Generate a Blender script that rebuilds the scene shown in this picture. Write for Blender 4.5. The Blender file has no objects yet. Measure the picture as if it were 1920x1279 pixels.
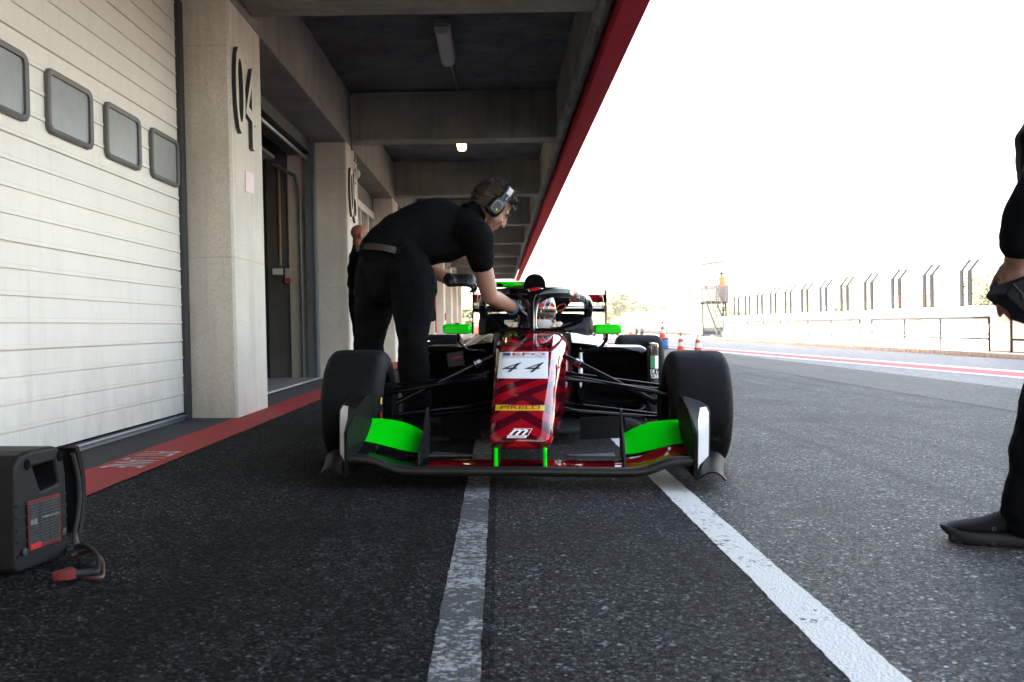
import bpy, bmesh, math, random
from mathutils import Vector, Matrix, Euler
from mathutils.bvhtree import BVHTree
random.seed(7)
R = math.radians
SC = bpy.context.scene
COL = SC.collection

# ------------------------------------------------------------------ camera, sky, sun, exposure
F_PX, PW, PH = 1867.0, 1920.0, 1279.0          # 35 mm lens on a 36 mm wide frame
CAM = Vector((0, 0, 0.66))
YAW, PITCH, ROLL = math.atan(25 / F_PX), math.atan(28.5 / F_PX), 0.020
SLOPE = 0.020                                   # crossfall of the pit lane, down towards the pit wall
FW = Vector((math.sin(YAW) * math.cos(PITCH), math.cos(YAW) * math.cos(PITCH), -math.sin(PITCH)))
_r = FW.cross(Vector((0, 0, 1))).normalized()
_u = _r.cross(FW)
RT = math.cos(ROLL) * _r - math.sin(ROLL) * _u
UP = math.sin(ROLL) * _r + math.cos(ROLL) * _u
cam_d = bpy.data.cameras.new('camera')
cam = bpy.data.objects.new('camera', cam_d)
COL.objects.link(cam)
cam.matrix_world = Matrix(((RT.x, UP.x, -FW.x, CAM.x), (RT.y, UP.y, -FW.y, CAM.y), (RT.z, UP.z, -FW.z, CAM.z), (0, 0, 0, 1)))
cam_d.lens = 35.0
cam_d.sensor_width = 36.0
cam_d.clip_end = 3000
cam_d.clip_start = 0.05
cam_d.dof.use_dof = True
cam_d.dof.focus_distance = 4.9
cam_d.dof.aperture_fstop = 7.0
SC.camera = cam

SUN_EL, SUN_AZ = 35.0, 188.0     # degrees; azimuth of the sun measured from +X, anticlockwise: behind the pit building
w = bpy.data.worlds.new('World')
SC.world = w
w.use_nodes = True
nt = w.node_tree
bg = nt.nodes['Background']
sky = nt.nodes.new('ShaderNodeTexSky')
sky.sky_type = 'NISHITA'
sky.sun_disc = False
sky.sun_elevation = R(SUN_EL)
sky.sun_rotation = R(90 - SUN_AZ)
sky.air_density = 1.0
sky.dust_density = 4.0
sky.ozone_density = 1.0
wb = nt.nodes.new('ShaderNodeMix')
wb.data_type = 'RGBA'
wb.blend_type = 'MULTIPLY'
wb.inputs[0].default_value = 1.0
wb.inputs[7].default_value = (1.0, 0.835, 0.67, 1)      # the camera's white balance for open shade
nt.links.new(sky.outputs[0], wb.inputs[6])
nt.links.new(wb.outputs[2], bg.inputs[0])
bg.inputs[1].default_value = 0.12
sl = bpy.data.lights.new('sun', 'SUN')
sl.energy = 5.0
sl.angle = R(0.5)
sl.color = (1.0, 0.94, 0.84)
so = bpy.data.objects.new('sun', sl)
COL.objects.link(so)
sd = Vector((math.cos(R(SUN_EL)) * math.cos(R(SUN_AZ)), math.cos(R(SUN_EL)) * math.sin(R(SUN_AZ)), math.sin(R(SUN_EL))))
so.rotation_euler = sd.to_track_quat('Z', 'Y').to_euler()
so.location = (0, 0, 40)
SC.view_settings.view_transform = 'Standard'
SC.view_settings.look = 'None'
SC.view_settings.gamma = 1.0
SC.view_settings.exposure = 3.95
SC.cycles.use_denoising = True
SC.cycles.max_bounces = 10
SC.cycles.diffuse_bounces = 5
SC.cycles.caustics_reflective = False
SC.cycles.caustics_refractive = False
SC.cycles.sample_clamp_indirect = 12

# ------------------------------------------------------------------ measuring: where a picture point lies at a known depth
def ray(x, y): return FW * F_PX + (x - PW / 2) * RT - (y - PH / 2) * UP
def at(x, y, Y):
    d = ray(x, y); return CAM + d * (Y / d.y)
def atX(x, y, X):
    d = ray(x, y); return CAM + d * (X / d.x)
def gz(X): return -SLOPE * max(-2.2, min(X, 12.6))
def V(*a): return Vector(a)

# ------------------------------------------------------------------ mesh building
def lerp(a, b, t): return a + (b - a) * t
def wm(o):
    m = Matrix.Identity(4)
    while o is not None:
        m = o.matrix_basis @ m; o = o.parent
    return m

class MB:
    def __init__(s): s.v, s.f, s.m = [], [], []
    def add(s, vs, fs, mi=0):
        n = len(s.v); s.v += [Vector(p) for p in vs]
        for f in fs: s.f.append([i + n for i in f]); s.m.append(mi)
        return s
    def box(s, a, b, mi=0, M=None):
        x0, y0, z0 = a; x1, y1, z1 = b
        vs = [V(x0, y0, z0), V(x1, y0, z0), V(x1, y1, z0), V(x0, y1, z0), V(x0, y0, z1), V(x1, y0, z1), V(x1, y1, z1), V(x0, y1, z1)]
        if M: vs = [M @ p for p in vs]
        return s.add(vs, [(3, 2, 1, 0), (4, 5, 6, 7), (0, 1, 5, 4), (1, 2, 6, 5), (2, 3, 7, 6), (3, 0, 4, 7)], mi)
    def loft(s, rings, cap=True, mi=0, close=True, flip=False):
        n = len(rings[0]); vs = [p for r in rings for p in r]; fs = []
        for i in range(len(rings) - 1):
            for j in range(n if close else n - 1):
                k = (j + 1) % n
                q = (i * n + j, i * n + k, (i + 1) * n + k, (i + 1) * n + j)
                fs.append(q[::-1] if flip else q)
        if cap and close:
            a = tuple(range(n)); b = tuple((len(rings) - 1) * n + j for j in range(n))
            fs.append(a if flip else a[::-1]); fs.append(b[::-1] if flip else b)
        return s.add(vs, fs, mi)
    def tube(s, pts, r, n=10, mi=0, flat=1.0, ref=None, cap=True):
        pts = [Vector(p) for p in pts]
        rs = r if isinstance(r, (list, tuple)) else [r] * len(pts)
        rings = []; up = None
        for i, p in enumerate(pts):
            t = (pts[min(i + 1, len(pts) - 1)] - pts[max(i - 1, 0)]).normalized()
            if up is None:
                h = Vector(ref) if ref is not None else (V(0, 0, 1) if abs(t.z) < 0.9 else V(1, 0, 0))
            else: h = up
            b = t.cross(h).normalized(); up = b.cross(t).normalized()
            rr = rs[i]; ra, rb = (rr if isinstance(rr, tuple) else (rr, rr * flat))
            rings.append([p + b * (ra * math.cos(a)) + up * (rb * math.sin(a)) for a in [2 * math.pi * k / n for k in range(n)]])
        return s.loft(rings, cap, mi)
    def limb(s, pts, rs, n=14, ref=None, mi=0):
        """tapered tube with domed ends"""
        pts = [Vector(p) for p in pts]
        g = lambda r: (r if isinstance(r, tuple) else (r, r))
        d0 = (pts[0] - pts[1]).normalized(); d1 = (pts[-1] - pts[-2]).normalized()
        P, Q = [], []
        for k in (90, 60, 30):
            c, q = math.sin(R(k)), math.cos(R(k)); a = g(rs[0]); m = min(a)
            P.append(pts[0] + d0 * m * c); Q.append((max(a[0] * q, 1e-4), max(a[1] * q, 1e-4)))
        P += pts; Q += [g(r) for r in rs]
        for k in (30, 60, 90):
            c, q = math.sin(R(k)), math.cos(R(k)); a = g(rs[-1]); m = min(a)
            P.append(pts[-1] + d1 * m * c); Q.append((max(a[0] * q, 1e-4), max(a[1] * q, 1e-4)))
        return s.tube(P, Q, n, mi, ref=ref)
    def ell(s, c, r, M=None, n=16, mi=0):
        rings = []
        for i in range(0, n // 2 + 1):
            th = math.pi * i / (n // 2); th = min(max(th, 0.02), math.pi - 0.02)
            ring = []
            for j in range(n):
                a = 2 * math.pi * j / n
                p = V(r[0] * math.sin(th) * math.cos(a), r[1] * math.sin(th) * math.sin(a), r[2] * math.cos(th))
                ring.append((M @ p if M else p) + Vector(c))
            rings.append(ring)
        return s.loft(rings, True, mi, flip=True)
    def lathe(s, prof, n=32, fn=None, mi=0, cap=True):
        """prof = [(radius, height)], around local Z, placed by fn(x, y, z)"""
        fn = fn or (lambda x, y, z: V(x, y, z))
        rings = [[fn(r * math.cos(2 * math.pi * k / n), r * math.sin(2 * math.pi * k / n), h) for k in range(n)] for r, h in prof]
        return s.loft(rings, cap, mi)
    def prism(s, poly, fn0, fn1, mi=0):
        n = len(poly)
        vs = [fn0(*p) for p in poly] + [fn1(*p) for p in poly]
        fs = [tuple(range(n))[::-1], tuple(range(n, 2 * n))] + [(i, (i + 1) % n, (i + 1) % n + n, i + n) for i in range(n)]
        return s.add(vs, fs, mi)
    def sheet(s, grid, th=0.0, mi=0):
        """grid of points -> surface, with thickness along its normal"""
        nu, nv = len(grid), len(grid[0])
        P = [[Vector(p) for p in row] for row in grid]
        if not th:
            return s.add([p for r in P for p in r], [(i * nv + j, i * nv + j + 1, (i + 1) * nv + j + 1, (i + 1) * nv + j) for i in range(nu - 1) for j in range(nv - 1)], mi)
        N = [[None] * nv for _ in range(nu)]
        for i in range(nu):
            for j in range(nv):
                a = P[min(i + 1, nu - 1)][j] - P[max(i - 1, 0)][j]; b = P[i][min(j + 1, nv - 1)] - P[i][max(j - 1, 0)]
                c = a.cross(b); N[i][j] = c.normalized() if c.length > 1e-9 else V(0, 0, 1)
        A = [P[i][j] + N[i][j] * th / 2 for i in range(nu) for j in range(nv)]
        B = [P[i][j] - N[i][j] * th / 2 for i in range(nu) for j in range(nv)]
        q = nu * nv; fs = []
        for i in range(nu - 1):
            for j in range(nv - 1):
                a, b, c, d = i * nv + j, i * nv + j + 1, (i + 1) * nv + j + 1, (i + 1) * nv + j
                fs.append((d, c, b, a)); fs.append((a + q, b + q, c + q, d + q))
        edge = [(0, j) for j in range(nv)] + [(i, nv - 1) for i in range(1, nu)] + [(nu - 1, j) for j in range(nv - 2, -1, -1)] + [(i, 0) for i in range(nu - 2, 0, -1)]
        e = [i * nv + j for i, j in edge]
        for k in range(len(e)):
            a, b = e[k], e[(k + 1) % len(e)]; fs.append((a, b, b + q, a + q))
        return s.add(A + B, fs, mi)
    def build(s, name, mats, parent=None, world=False, smooth=40, bevel=0, seg=2, remesh=0, relax=0, subsurf=0, tag=None, disp=None):
        me = bpy.data.meshes.new(name)
        vs = s.v
        if world and parent is not None:
            inv = wm(parent).inverted(); vs = [inv @ p for p in vs]
        me.from_pydata([tuple(p) for p in vs], [], s.f)
        for m in (mats if isinstance(mats, (list, tuple)) else [mats]): me.materials.append(m)
        me.polygons.foreach_set('material_index', s.m)
        bm_ = bmesh.new(); bm_.from_mesh(me); bmesh.ops.recalc_face_normals(bm_, faces=bm_.faces[:]); bm_.to_mesh(me); bm_.free()
        if smooth:
            me.polygons.foreach_set('use_smooth', [True] * len(me.polygons)); me.set_sharp_from_angle(angle=R(smooth))
        o = bpy.data.objects.new(name, me); COL.objects.link(o)
        if parent is not None: o.parent = parent
        if bevel:
            b = o.modifiers.new('bevel', 'BEVEL'); b.width = bevel; b.segments = seg; b.limit_method = 'ANGLE'; b.angle_limit = R(40); b.harden_normals = False
        if remesh:
            b = o.modifiers.new('remesh', 'REMESH'); b.mode = 'VOXEL'; b.voxel_size = remesh; b.use_smooth_shade = True
            if relax:
                b = o.modifiers.new('relax', 'SMOOTH'); b.iterations = relax; b.factor = 0.5
            if disp:
                for k, (sz, st, kind) in enumerate(disp):
                    tx = bpy.data.textures.new(name + '_folds', kind); tx.noise_scale = sz
                    d = o.modifiers.new('folds', 'DISPLACE'); d.texture = tx; d.strength = st; d.mid_level = 0.5
                    d.texture_coords = 'LOCAL'
        if subsurf:
            b = o.modifiers.new('sub', 'SUBSURF'); b.levels = subsurf; b.render_levels = subsurf
        return o

def thing(name, label, cat, loc=(0, 0, 0), rot=(0, 0, 0), group=None):
    o = bpy.data.objects.new(name, None); COL.objects.link(o)
    o.location = loc; o.rotation_euler = rot; o.empty_display_size = 0.1
    return tag(o, label, cat, group)
def tag(o, label=None, cat=None, group=None):
    if label: o['label'] = label
    if cat: o['category'] = cat
    if group: o['group'] = group
    return o
def struct(o): o['kind'] = 'structure'; return o
def copy_tree(o, parent=None):
    c = o.copy(); COL.objects.link(c); c.parent = parent
    for ch in list(o.children): copy_tree(ch, c)
    return c

def text2d(body, size=1.0, shear=0.0, width=1.0, cuts=0, bold=0.0):
    """lettering as flat faces, centred on 0,0"""
    cu = bpy.data.curves.new('lettering', 'FONT'); cu.body = body; cu.size = size; cu.shear = shear
    cu.offset = bold; cu.align_x = 'CENTER'; cu.align_y = 'CENTER'; cu.resolution_u = 4
    ob = bpy.data.objects.new('lettering', cu)
    me = ob.to_mesh()
    bm_ = bmesh.new(); bm_.from_mesh(me); ob.to_mesh_clear()
    bpy.data.objects.remove(ob); bpy.data.curves.remove(cu)
    bmesh.ops.remove_doubles(bm_, verts=bm_.verts[:], dist=1e-5)
    xs = [v.co.x for v in bm_.verts]; ys = [v.co.y for v in bm_.verts]
    x0, x1, y0, y1 = min(xs), max(xs), min(ys), max(ys)
    for k in range(1, cuts):
        for ax, a, b in ((0, x0, x1), (1, y0, y1)):
            no = V(1, 0, 0) if ax == 0 else V(0, 1, 0); t = a + (b - a) * k / cuts
            bmesh.ops.bisect_plane(bm_, geom=bm_.verts[:] + bm_.edges[:] + bm_.faces[:], plane_co=no * t, plane_no=no)
    bm_.verts.index_update()
    vs = [((v.co.x - (x0 + x1) / 2) / (x1 - x0), (v.co.y - (y0 + y1) / 2) / (y1 - y0)) for v in bm_.verts]   # -0.5 .. 0.5
    fs = [[v.index for v in f.verts] for f in bm_.faces]
    bm_.free()
    return vs, fs

# ------------------------------------------------------------------ materials
def mat(name, col, rough=0.6, metal=0.0, coat=0.0, spec=0.5, noise=None, bump=None, emit=None, sheen=0):
    """noise = (scale, amount, second colour), bump = (scale, strength, distance)"""
    m = bpy.data.materials.new(name); m.use_nodes = True
    n, l = m.node_tree.nodes, m.node_tree.links
    b = n['Principled BSDF']
    b.inputs['Base Color'].default_value = (*col, 1); b.inputs['Roughness'].default_value = rough
    b.inputs['Metallic'].default_value = metal; b.inputs['Coat Weight'].default_value = coat; b.inputs['Coat Roughness'].default_value = 0.04
    b.inputs['Specular IOR Level'].default_value = spec
    if sheen: b.inputs['Sheen Weight'].default_value = sheen
    tc = n.new('ShaderNodeTexCoord')
    if noise:
        t = n.new('ShaderNodeTexNoise'); t.inputs['Scale'].default_value = noise[0]; t.inputs['Detail'].default_value = 8; t.inputs['Roughness'].default_value = 0.65
        l.new(tc.outputs['Object'], t.inputs['Vector'])
        cr = n.new('ShaderNodeValToRGB'); cr.color_ramp.elements[0].position = 0.5 - noise[1]; cr.color_ramp.elements[1].position = 0.5 + noise[1]
        cr.color_ramp.elements[0].color = (*noise[2], 1); cr.color_ramp.elements[1].color = (*col, 1)
        l.new(t.outputs['Fac'], cr.inputs[0]); l.new(cr.outputs[0], b.inputs['Base Color'])
    if bump:
        t = n.new('ShaderNodeTexNoise'); t.inputs['Scale'].default_value = bump[0]; t.inputs['Detail'].default_value = 6
        l.new(tc.outputs['Object'], t.inputs['Vector'])
        bp = n.new('ShaderNodeBump'); bp.inputs['Strength'].default_value = bump[1]; bp.inputs['Distance'].default_value = bump[2]
        l.new(t.outputs['Fac'], bp.inputs['Height']); l.new(bp.outputs[0], b.inputs['Normal'])
    if emit:
        b.inputs['Emission Color'].default_value = (*emit[0], 1); b.inputs['Emission Strength'].default_value = emit[1]
    return m

class NG:
    """tiny helper to write node maths"""
    def __init__(s, m): s.n, s.l = m.node_tree.nodes, m.node_tree.links; s.b = s.n['Principled BSDF']
    def new(s, t, **k):
        x = s.n.new(t)
        for a, v in k.items(): setattr(x, a, v)
        return x
    def put(s, sock, v):
        if hasattr(v, 'is_output'): s.l.new(v, sock)
        else: sock.default_value = v
    def math(s, op, a, b=0.0, c=0.0):
        x = s.new('ShaderNodeMath', operation=op); s.put(x.inputs[0], a); s.put(x.inputs[1], b); s.put(x.inputs[2], c); return x.outputs[0]
    def ramp(s, fac, stops, interp='LINEAR'):
        x = s.new('ShaderNodeValToRGB'); x.color_ramp.interpolation = interp
        e = x.color_ramp.elements
        while len(e) < len(stops): e.new(0.5)
        for k, (p, c) in enumerate(stops):
            e[k].position = p; e[k].color = (*c, 1) if isinstance(c, tuple) else (c, c, c, 1)
        s.put(x.inputs[0], fac); return x.outputs[0]
    def mix(s, fac, a, b, mode='MIX'):
        x = s.new('ShaderNodeMix', data_type='RGBA', blend_type=mode); s.put(x.inputs[0], fac)
        s.put(x.inputs[6], a if hasattr(a, 'is_output') else (*a, 1)); s.put(x.inputs[7], b if hasattr(b, 'is_output') else (*b, 1)); return x.outputs[2]
    def noise(s, vec, scale, detail=6, rough=0.6, dist=0.0):
        x = s.new('ShaderNodeTexNoise'); s.put(x.inputs['Vector'], vec); x.inputs['Scale'].default_value = scale
        x.inputs['Detail'].default_value = detail; x.inputs['Roughness'].default_value = rough; x.inputs['Distortion'].default_value = dist; return x.outputs['Fac']
    def vor(s, vec, scale, feat='F1'):
        x = s.new('ShaderNodeTexVoronoi', feature=feat); s.put(x.inputs['Vector'], vec); x.inputs['Scale'].default_value = scale; return x
    def mapping(s, vec, sc):
        x = s.new('ShaderNodeMapping'); s.put(x.inputs['Vector'], vec); x.inputs['Scale'].default_value = sc; return x.outputs[0]
    def bump(s, h, st, dist, normal=None):
        x = s.new('ShaderNodeBump'); x.inputs['Strength'].default_value = st; x.inputs['Distance'].default_value = dist
        s.put(x.inputs['Height'], h)
        if normal is not None: s.l.new(normal, x.inputs['Normal'])
        return x.outputs[0]

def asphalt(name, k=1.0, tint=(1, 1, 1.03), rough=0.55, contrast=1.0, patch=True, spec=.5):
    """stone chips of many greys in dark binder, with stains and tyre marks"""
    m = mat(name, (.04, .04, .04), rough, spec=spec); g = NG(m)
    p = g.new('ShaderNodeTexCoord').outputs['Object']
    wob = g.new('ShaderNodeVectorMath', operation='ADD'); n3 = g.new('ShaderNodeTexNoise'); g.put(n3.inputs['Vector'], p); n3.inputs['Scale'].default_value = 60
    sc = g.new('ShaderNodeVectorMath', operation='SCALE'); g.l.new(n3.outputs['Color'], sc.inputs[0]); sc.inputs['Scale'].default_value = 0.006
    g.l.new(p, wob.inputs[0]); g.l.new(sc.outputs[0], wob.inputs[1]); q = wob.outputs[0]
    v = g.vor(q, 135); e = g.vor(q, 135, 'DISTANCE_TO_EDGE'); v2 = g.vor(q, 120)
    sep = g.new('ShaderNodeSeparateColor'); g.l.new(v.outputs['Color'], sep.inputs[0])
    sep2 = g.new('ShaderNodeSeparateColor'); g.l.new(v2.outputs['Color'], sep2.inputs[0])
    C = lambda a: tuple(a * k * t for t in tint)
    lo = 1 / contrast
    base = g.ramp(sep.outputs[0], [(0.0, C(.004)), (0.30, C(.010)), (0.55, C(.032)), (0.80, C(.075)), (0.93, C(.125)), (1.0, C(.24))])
    warm = g.mix(g.math('MULTIPLY', g.math('GREATER_THAN', sep.outputs[1], .8), .5), base, C(.07), 'MIX')
    base = g.mix(g.ramp(e.outputs['Distance'], [(0.0, 1.0), (0.10, 0.0)]), warm, C(.004))
    spot = g.math('GREATER_THAN', sep2.outputs[0], .990)
    base = g.mix(g.math('MULTIPLY', spot, .75), base, C(.38))
    hole = g.math('LESS_THAN', sep2.outputs[1], .06)
    base = g.mix(g.math('MULTIPLY', hole, .8), base, C(.006))
    if patch:
        big = g.noise(p, 0.7, 6, 0.65); med = g.noise(p, 7.0, 6, 0.7)
        st = g.noise(g.mapping(p, (3.0, 0.12, 1)), 1.0, 5, .65)
        base = g.mix(g.ramp(big, [(0.36, 0.75), (0.56, 0.0)]), base, C(.014))
        base = g.mix(g.ramp(med, [(0.56, 0.0), (0.68, 0.55)]), base, C(.012))
        base = g.mix(g.ramp(med, [(0.30, 0.40), (0.42, 0.0)]), base, C(.075))
        base = g.mix(g.ramp(st, [(0.55, 0.0), (0.66, 0.7)]), base, C(.012))
    g.l.new(base, g.b.inputs['Base Color'])
    h = g.math('ADD', g.math('MULTIPLY', sep.outputs[2], .55), g.ramp(e.outputs['Distance'], [(0.0, 0.0), (0.16, 0.6)]))
    h = g.math('SUBTRACT', h, g.math('MULTIPLY', hole, 1.2))
    g.l.new(g.bump(h, 0.9, 0.0035), g.b.inputs['Normal'])
    g.l.new(g.ramp(sep.outputs[1], [(0, rough - .17), (1, rough + .2)]), g.b.inputs['Roughness'])
    return m

def concrete(name, c1, c2, stain=0.4, streak=0.5, joints=0.0):
    m = mat(name, c1, 0.85); g = NG(m)
    p = g.new('ShaderNodeTexCoord').outputs['Object']
    a = g.noise(p, 1.6, 9, 0.65); base = g.mix(g.ramp(a, [(0.3, 0.0), (0.7, 1.0)]), c2, c1)
    s2 = g.noise(g.mapping(p, (7, 7, 0.5)), 1.0, 6, 0.6)
    base = g.mix(g.ramp(s2, [(0.5, 0.0), (0.72, streak)]), base, tuple(c * 0.55 for c in c2))
    f = g.noise(p, 70, 5, 0.7)
    base = g.mix(g.ramp(f, [(0.35, 0.5), (0.6, 0.0)]), base, tuple(c * 0.7 for c in c2))
    pit = g.vor(p, 9.0)
    base = g.mix(g.ramp(pit.outputs['Distance'], [(0.03, stain), (0.06, 0.0)]), base, tuple(c * 0.25 for c in c2))
    if joints:
        z = g.new('ShaderNodeSeparateXYZ'); g.l.new(p, z.inputs[0])
        fr = g.math('PINGPONG', g.math('ADD', z.outputs[2], 0.31), joints / 2)
        base = g.mix(g.ramp(fr, [(0.003, 0.3), (0.007, 0.0)]), base, tuple(c * 0.45 for c in c2))
    g.l.new(base, g.b.inputs['Base Color'])
    h = g.math('ADD', g.math('MULTIPLY', f, 0.5), g.math('MULTIPLY', g.ramp(pit.outputs['Distance'], [(0.02, 0.0), (0.07, 1.0)]), 1.0))
    g.l.new(g.bump(h, 0.5, 0.006), g.b.inputs['Normal'])
    return m

def paint_on_asphalt(name, col, worn=0.4, under=(0.045, 0.045, 0.05), stretch=(1, 1, 1)):
    m = mat(name, col, 0.7); g = NG(m)
    p = g.mapping(g.new('ShaderNodeTexCoord').outputs['Object'], stretch)
    a = g.noise(p, 26, 8, 0.75); b = g.noise(p, 2.2, 4, 0.6)
    k = g.math('ADD', g.math('MULTIPLY', a, 0.75), g.math('MULTIPLY', b, 0.5))
    fine = g.vor(p, 110); sepc = g.new('ShaderNodeSeparateColor'); g.l.new(fine.outputs['Color'], sepc.inputs[0])
    k = g.math('ADD', k, g.math('MULTIPLY', g.math('SUBTRACT', sepc.outputs[0], .5), .22))
    fac = g.ramp(k, [(worn + 0.12, 1.0), (worn + 0.19, 0.0)])
    v = g.vor(p, 150)
    c = g.mix(g.ramp(v.outputs['Distance'], [(0.0, 0.0), (0.9, 0.35)]), col, tuple(x * 0.5 for x in col))
    g.l.new(g.mix(fac, c, under), g.b.inputs['Base Color'])
    g.l.new(g.bump(g.math('MULTIPLY', v.outputs['Distance'], -1.0), 0.6, 0.004), g.b.inputs['Normal'])
    return m

M = {}
M['asphalt'] = asphalt('asphalt', 0.62, spec=.04, rough=.75)  # ground asphalt, darkened: shade under the canopy put into its colour
M['asphalt_half_shade'] = asphalt('asphalt_half_shade', 1.0, spec=.06, rough=.7)  # same asphalt, a step lighter towards the canopy edge: painted half shade
M['asphalt_skylit'] = asphalt('asphalt_skylit', 2.0, rough=.62, spec=.13)  # same asphalt, lightened: brightness under open sky put into its colour
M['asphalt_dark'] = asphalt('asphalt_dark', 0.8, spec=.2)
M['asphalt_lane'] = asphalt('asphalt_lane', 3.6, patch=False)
M['apron'] = concrete('apron_concrete', (0.03, 0.032, 0.037), (0.018, 0.019, 0.022), 0.4, 0.2)
M['white_line'] = paint_on_asphalt('white_line_paint', (0.72, 0.71, 0.69), 0.30)
M['worn_line'] = paint_on_asphalt('worn_line_paint', (0.34, 0.35, 0.36), 0.52, stretch=(0.8, 1.1, 1))
M['red_line'] = paint_on_asphalt('red_line_paint', (0.38, 0.009, 0.014), 0.30)
M['lane_red'] = paint_on_asphalt('lane_red_paint', (0.55, 0.10, 0.10), 0.3, under=(0.3, 0.2, 0.2))
M['lane_white'] = paint_on_asphalt('lane_white_paint', (0.75, 0.75, 0.75), 0.25, under=(0.4, 0.4, 0.4))
M['letter_white'] = paint_on_asphalt('kerb_letter_paint', (0.6, 0.6, 0.62), 0.38, under=(0.29, 0.03, 0.03))
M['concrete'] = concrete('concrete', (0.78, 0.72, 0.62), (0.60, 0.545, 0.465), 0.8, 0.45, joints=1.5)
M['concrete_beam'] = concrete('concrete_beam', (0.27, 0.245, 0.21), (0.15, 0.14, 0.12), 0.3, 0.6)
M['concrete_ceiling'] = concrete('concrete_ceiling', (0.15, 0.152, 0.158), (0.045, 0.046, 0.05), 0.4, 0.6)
M['concrete_rough'] = concrete('rough_concrete', (0.3, 0.28, 0.25), (0.12, 0.11, 0.1), 0.7, 0.7)
M['concrete_pale'] = concrete('pale_concrete', (0.72, 0.66, 0.62), (0.62, 0.57, 0.54), 0.2, 0.2)
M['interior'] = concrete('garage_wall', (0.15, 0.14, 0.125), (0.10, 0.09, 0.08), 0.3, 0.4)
M['garage_floor'] = mat('garage_floor', (0.32, 0.32, 0.31), 0.35, noise=(3, 0.25, (0.22, 0.22, 0.22)))
M['red_steel'] = mat('red_steel', (0.55, 0.022, 0.045), 0.8, spec=.05, noise=(5, 0.3, (0.45, 0.018, 0.038)))
M['dark_steel'] = mat('dark_steel', (0.03, 0.032, 0.035), 0.5)
M['grey_steel'] = mat('grey_steel', (0.18, 0.2, 0.22), 0.45, 0.3, noise=(12, 0.3, (0.12, 0.135, 0.15)))
M['post_steel'] = mat('post_steel', (0.013, 0.015, 0.017), 0.7, spec=.1)
M['alu'] = mat('aluminium', (0.6, 0.6, 0.6), 0.35, 0.9)
M['black_plastic'] = mat('black_plastic', (0.006, 0.0063, 0.0075), 0.45, bump=(300, 0.25, 0.001))
M['black_rubber'] = mat('black_rubber', (0.007, 0.007, 0.008), 0.7)
M['glass_dark'] = mat('dark_glass', (0.03, 0.033, 0.035), 0.08)
M['white_plastic'] = mat('white_plastic', (0.6, 0.58, 0.54), 0.5)
# ================================================================== GROUND
def strip(name, x0, x1, y0, y1, m, lift, z=None, ny=1):
    """a sheet following the crossfall"""
    xs = sorted({x0, x1} | {c for c in (-2.2, 12.6) if x0 < c < x1})
    b = MB(); g_ = [[V(x, lerp(y0, y1, j / ny), gz(x) + lift) for j in range(ny + 1)] for x in xs]
    b.sheet(g_); return struct(b.build(name, m, smooth=0))
def line(name, x0, x1, y0, y1, m, lift, seed=1, jit=.0035):
    """a painted line with slightly ragged edges"""
    rnd = random.Random(seed); b = MB(); g_ = []; y = y0; ys = []
    while y < y1: ys.append(y); y += .012 if 1.2 < y < 9 else .5
    ys.append(y1)
    for x, s in ((x0, 1), (x1, 1)):
        w_ = 0; row = []
        for y in ys:
            w_ = .8 * w_ + rnd.gauss(0, jit * .55); xx = x + w_; row.append(V(xx, y, gz(xx) + lift))
        g_.append(row)
    b.sheet(g_); return struct(b.build(name, m, smooth=0))
def quad_sheet(name, pts, m, lift):
    b = MB(); b.add([V(x, y, gz(x) + lift) for x, y in pts], [tuple(range(len(pts)))]); return struct(b.build(name, m, smooth=0))

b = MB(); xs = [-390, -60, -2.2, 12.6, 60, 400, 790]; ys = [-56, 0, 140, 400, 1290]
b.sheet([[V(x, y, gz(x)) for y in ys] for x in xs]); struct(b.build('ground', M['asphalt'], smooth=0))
strip('painted_half_shade', -0.047, 0.745, -30, 75, M['asphalt_half_shade'], 0.0015)  # half-shaded copy of the ground, shade falloff held in the colour
strip('painted_skylight', 0.747, 3.949, -30, 75, M['asphalt_skylit'], 0.0015)  # lit copy of the ground, skylight held in the colour
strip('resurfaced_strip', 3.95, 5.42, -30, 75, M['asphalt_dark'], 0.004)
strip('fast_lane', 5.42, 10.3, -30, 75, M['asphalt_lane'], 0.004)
strip('apron', -2.2, -1.89, -12, 52, M['apron'], 0.004)
line('red_band', -1.89, -1.605, -12, 52, M['red_line'], 0.005, 3, .0022)
line('lane_marking', -0.146, -0.048, -6, 60, M['worn_line'], 0.0025, 1, .0015)
strip('tar_edge', -0.047, -0.022, -6, 60, M['asphalt'], 0.0025)
line('lane_marking', 0.642, 0.750, -6, 60, M['white_line'], 0.003, 2, .0014)
# the slanting white - red - white band on the far side of the lane
def slant(x_at0, dx): return [(x_at0 - 0.078 * (y - 12.4), y) for y in (2, 70)], dx
for a_, b_, m_ in ((6.49, 6.70, 'lane_white'), (6.70, 7.42, 'lane_red'), (7.42, 7.72, 'lane_white')):
    q = lambda x, y: (x - 0.078 * (y - 12.4), y)
    quad_sheet('lane_marking', [q(a_, 2), q(b_, 2), q(b_, 70), q(a_, 70)], M[m_], 0.009)
strip('paved_verge', 10.3, 12.6, -30, 75, M['concrete_pale'], 0.006)
# sawtooth kerb blocks along the verge
b = MB(); random.seed(3); y = 8.0
while y < 75:
    b.box((10.28, y, gz(10.3) + 0.002), (10.46, y + 0.235, gz(10.3) + 0.10 + random.uniform(-.006, .006))); y += 0.27
M['kerb_block'] = concrete('kerb_block', (0.5, 0.42, 0.34), (0.36, 0.3, 0.25), 0.3, 0.4)
struct(b.build('kerb', M['kerb_block'], bevel=0.012, smooth=0))
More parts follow.
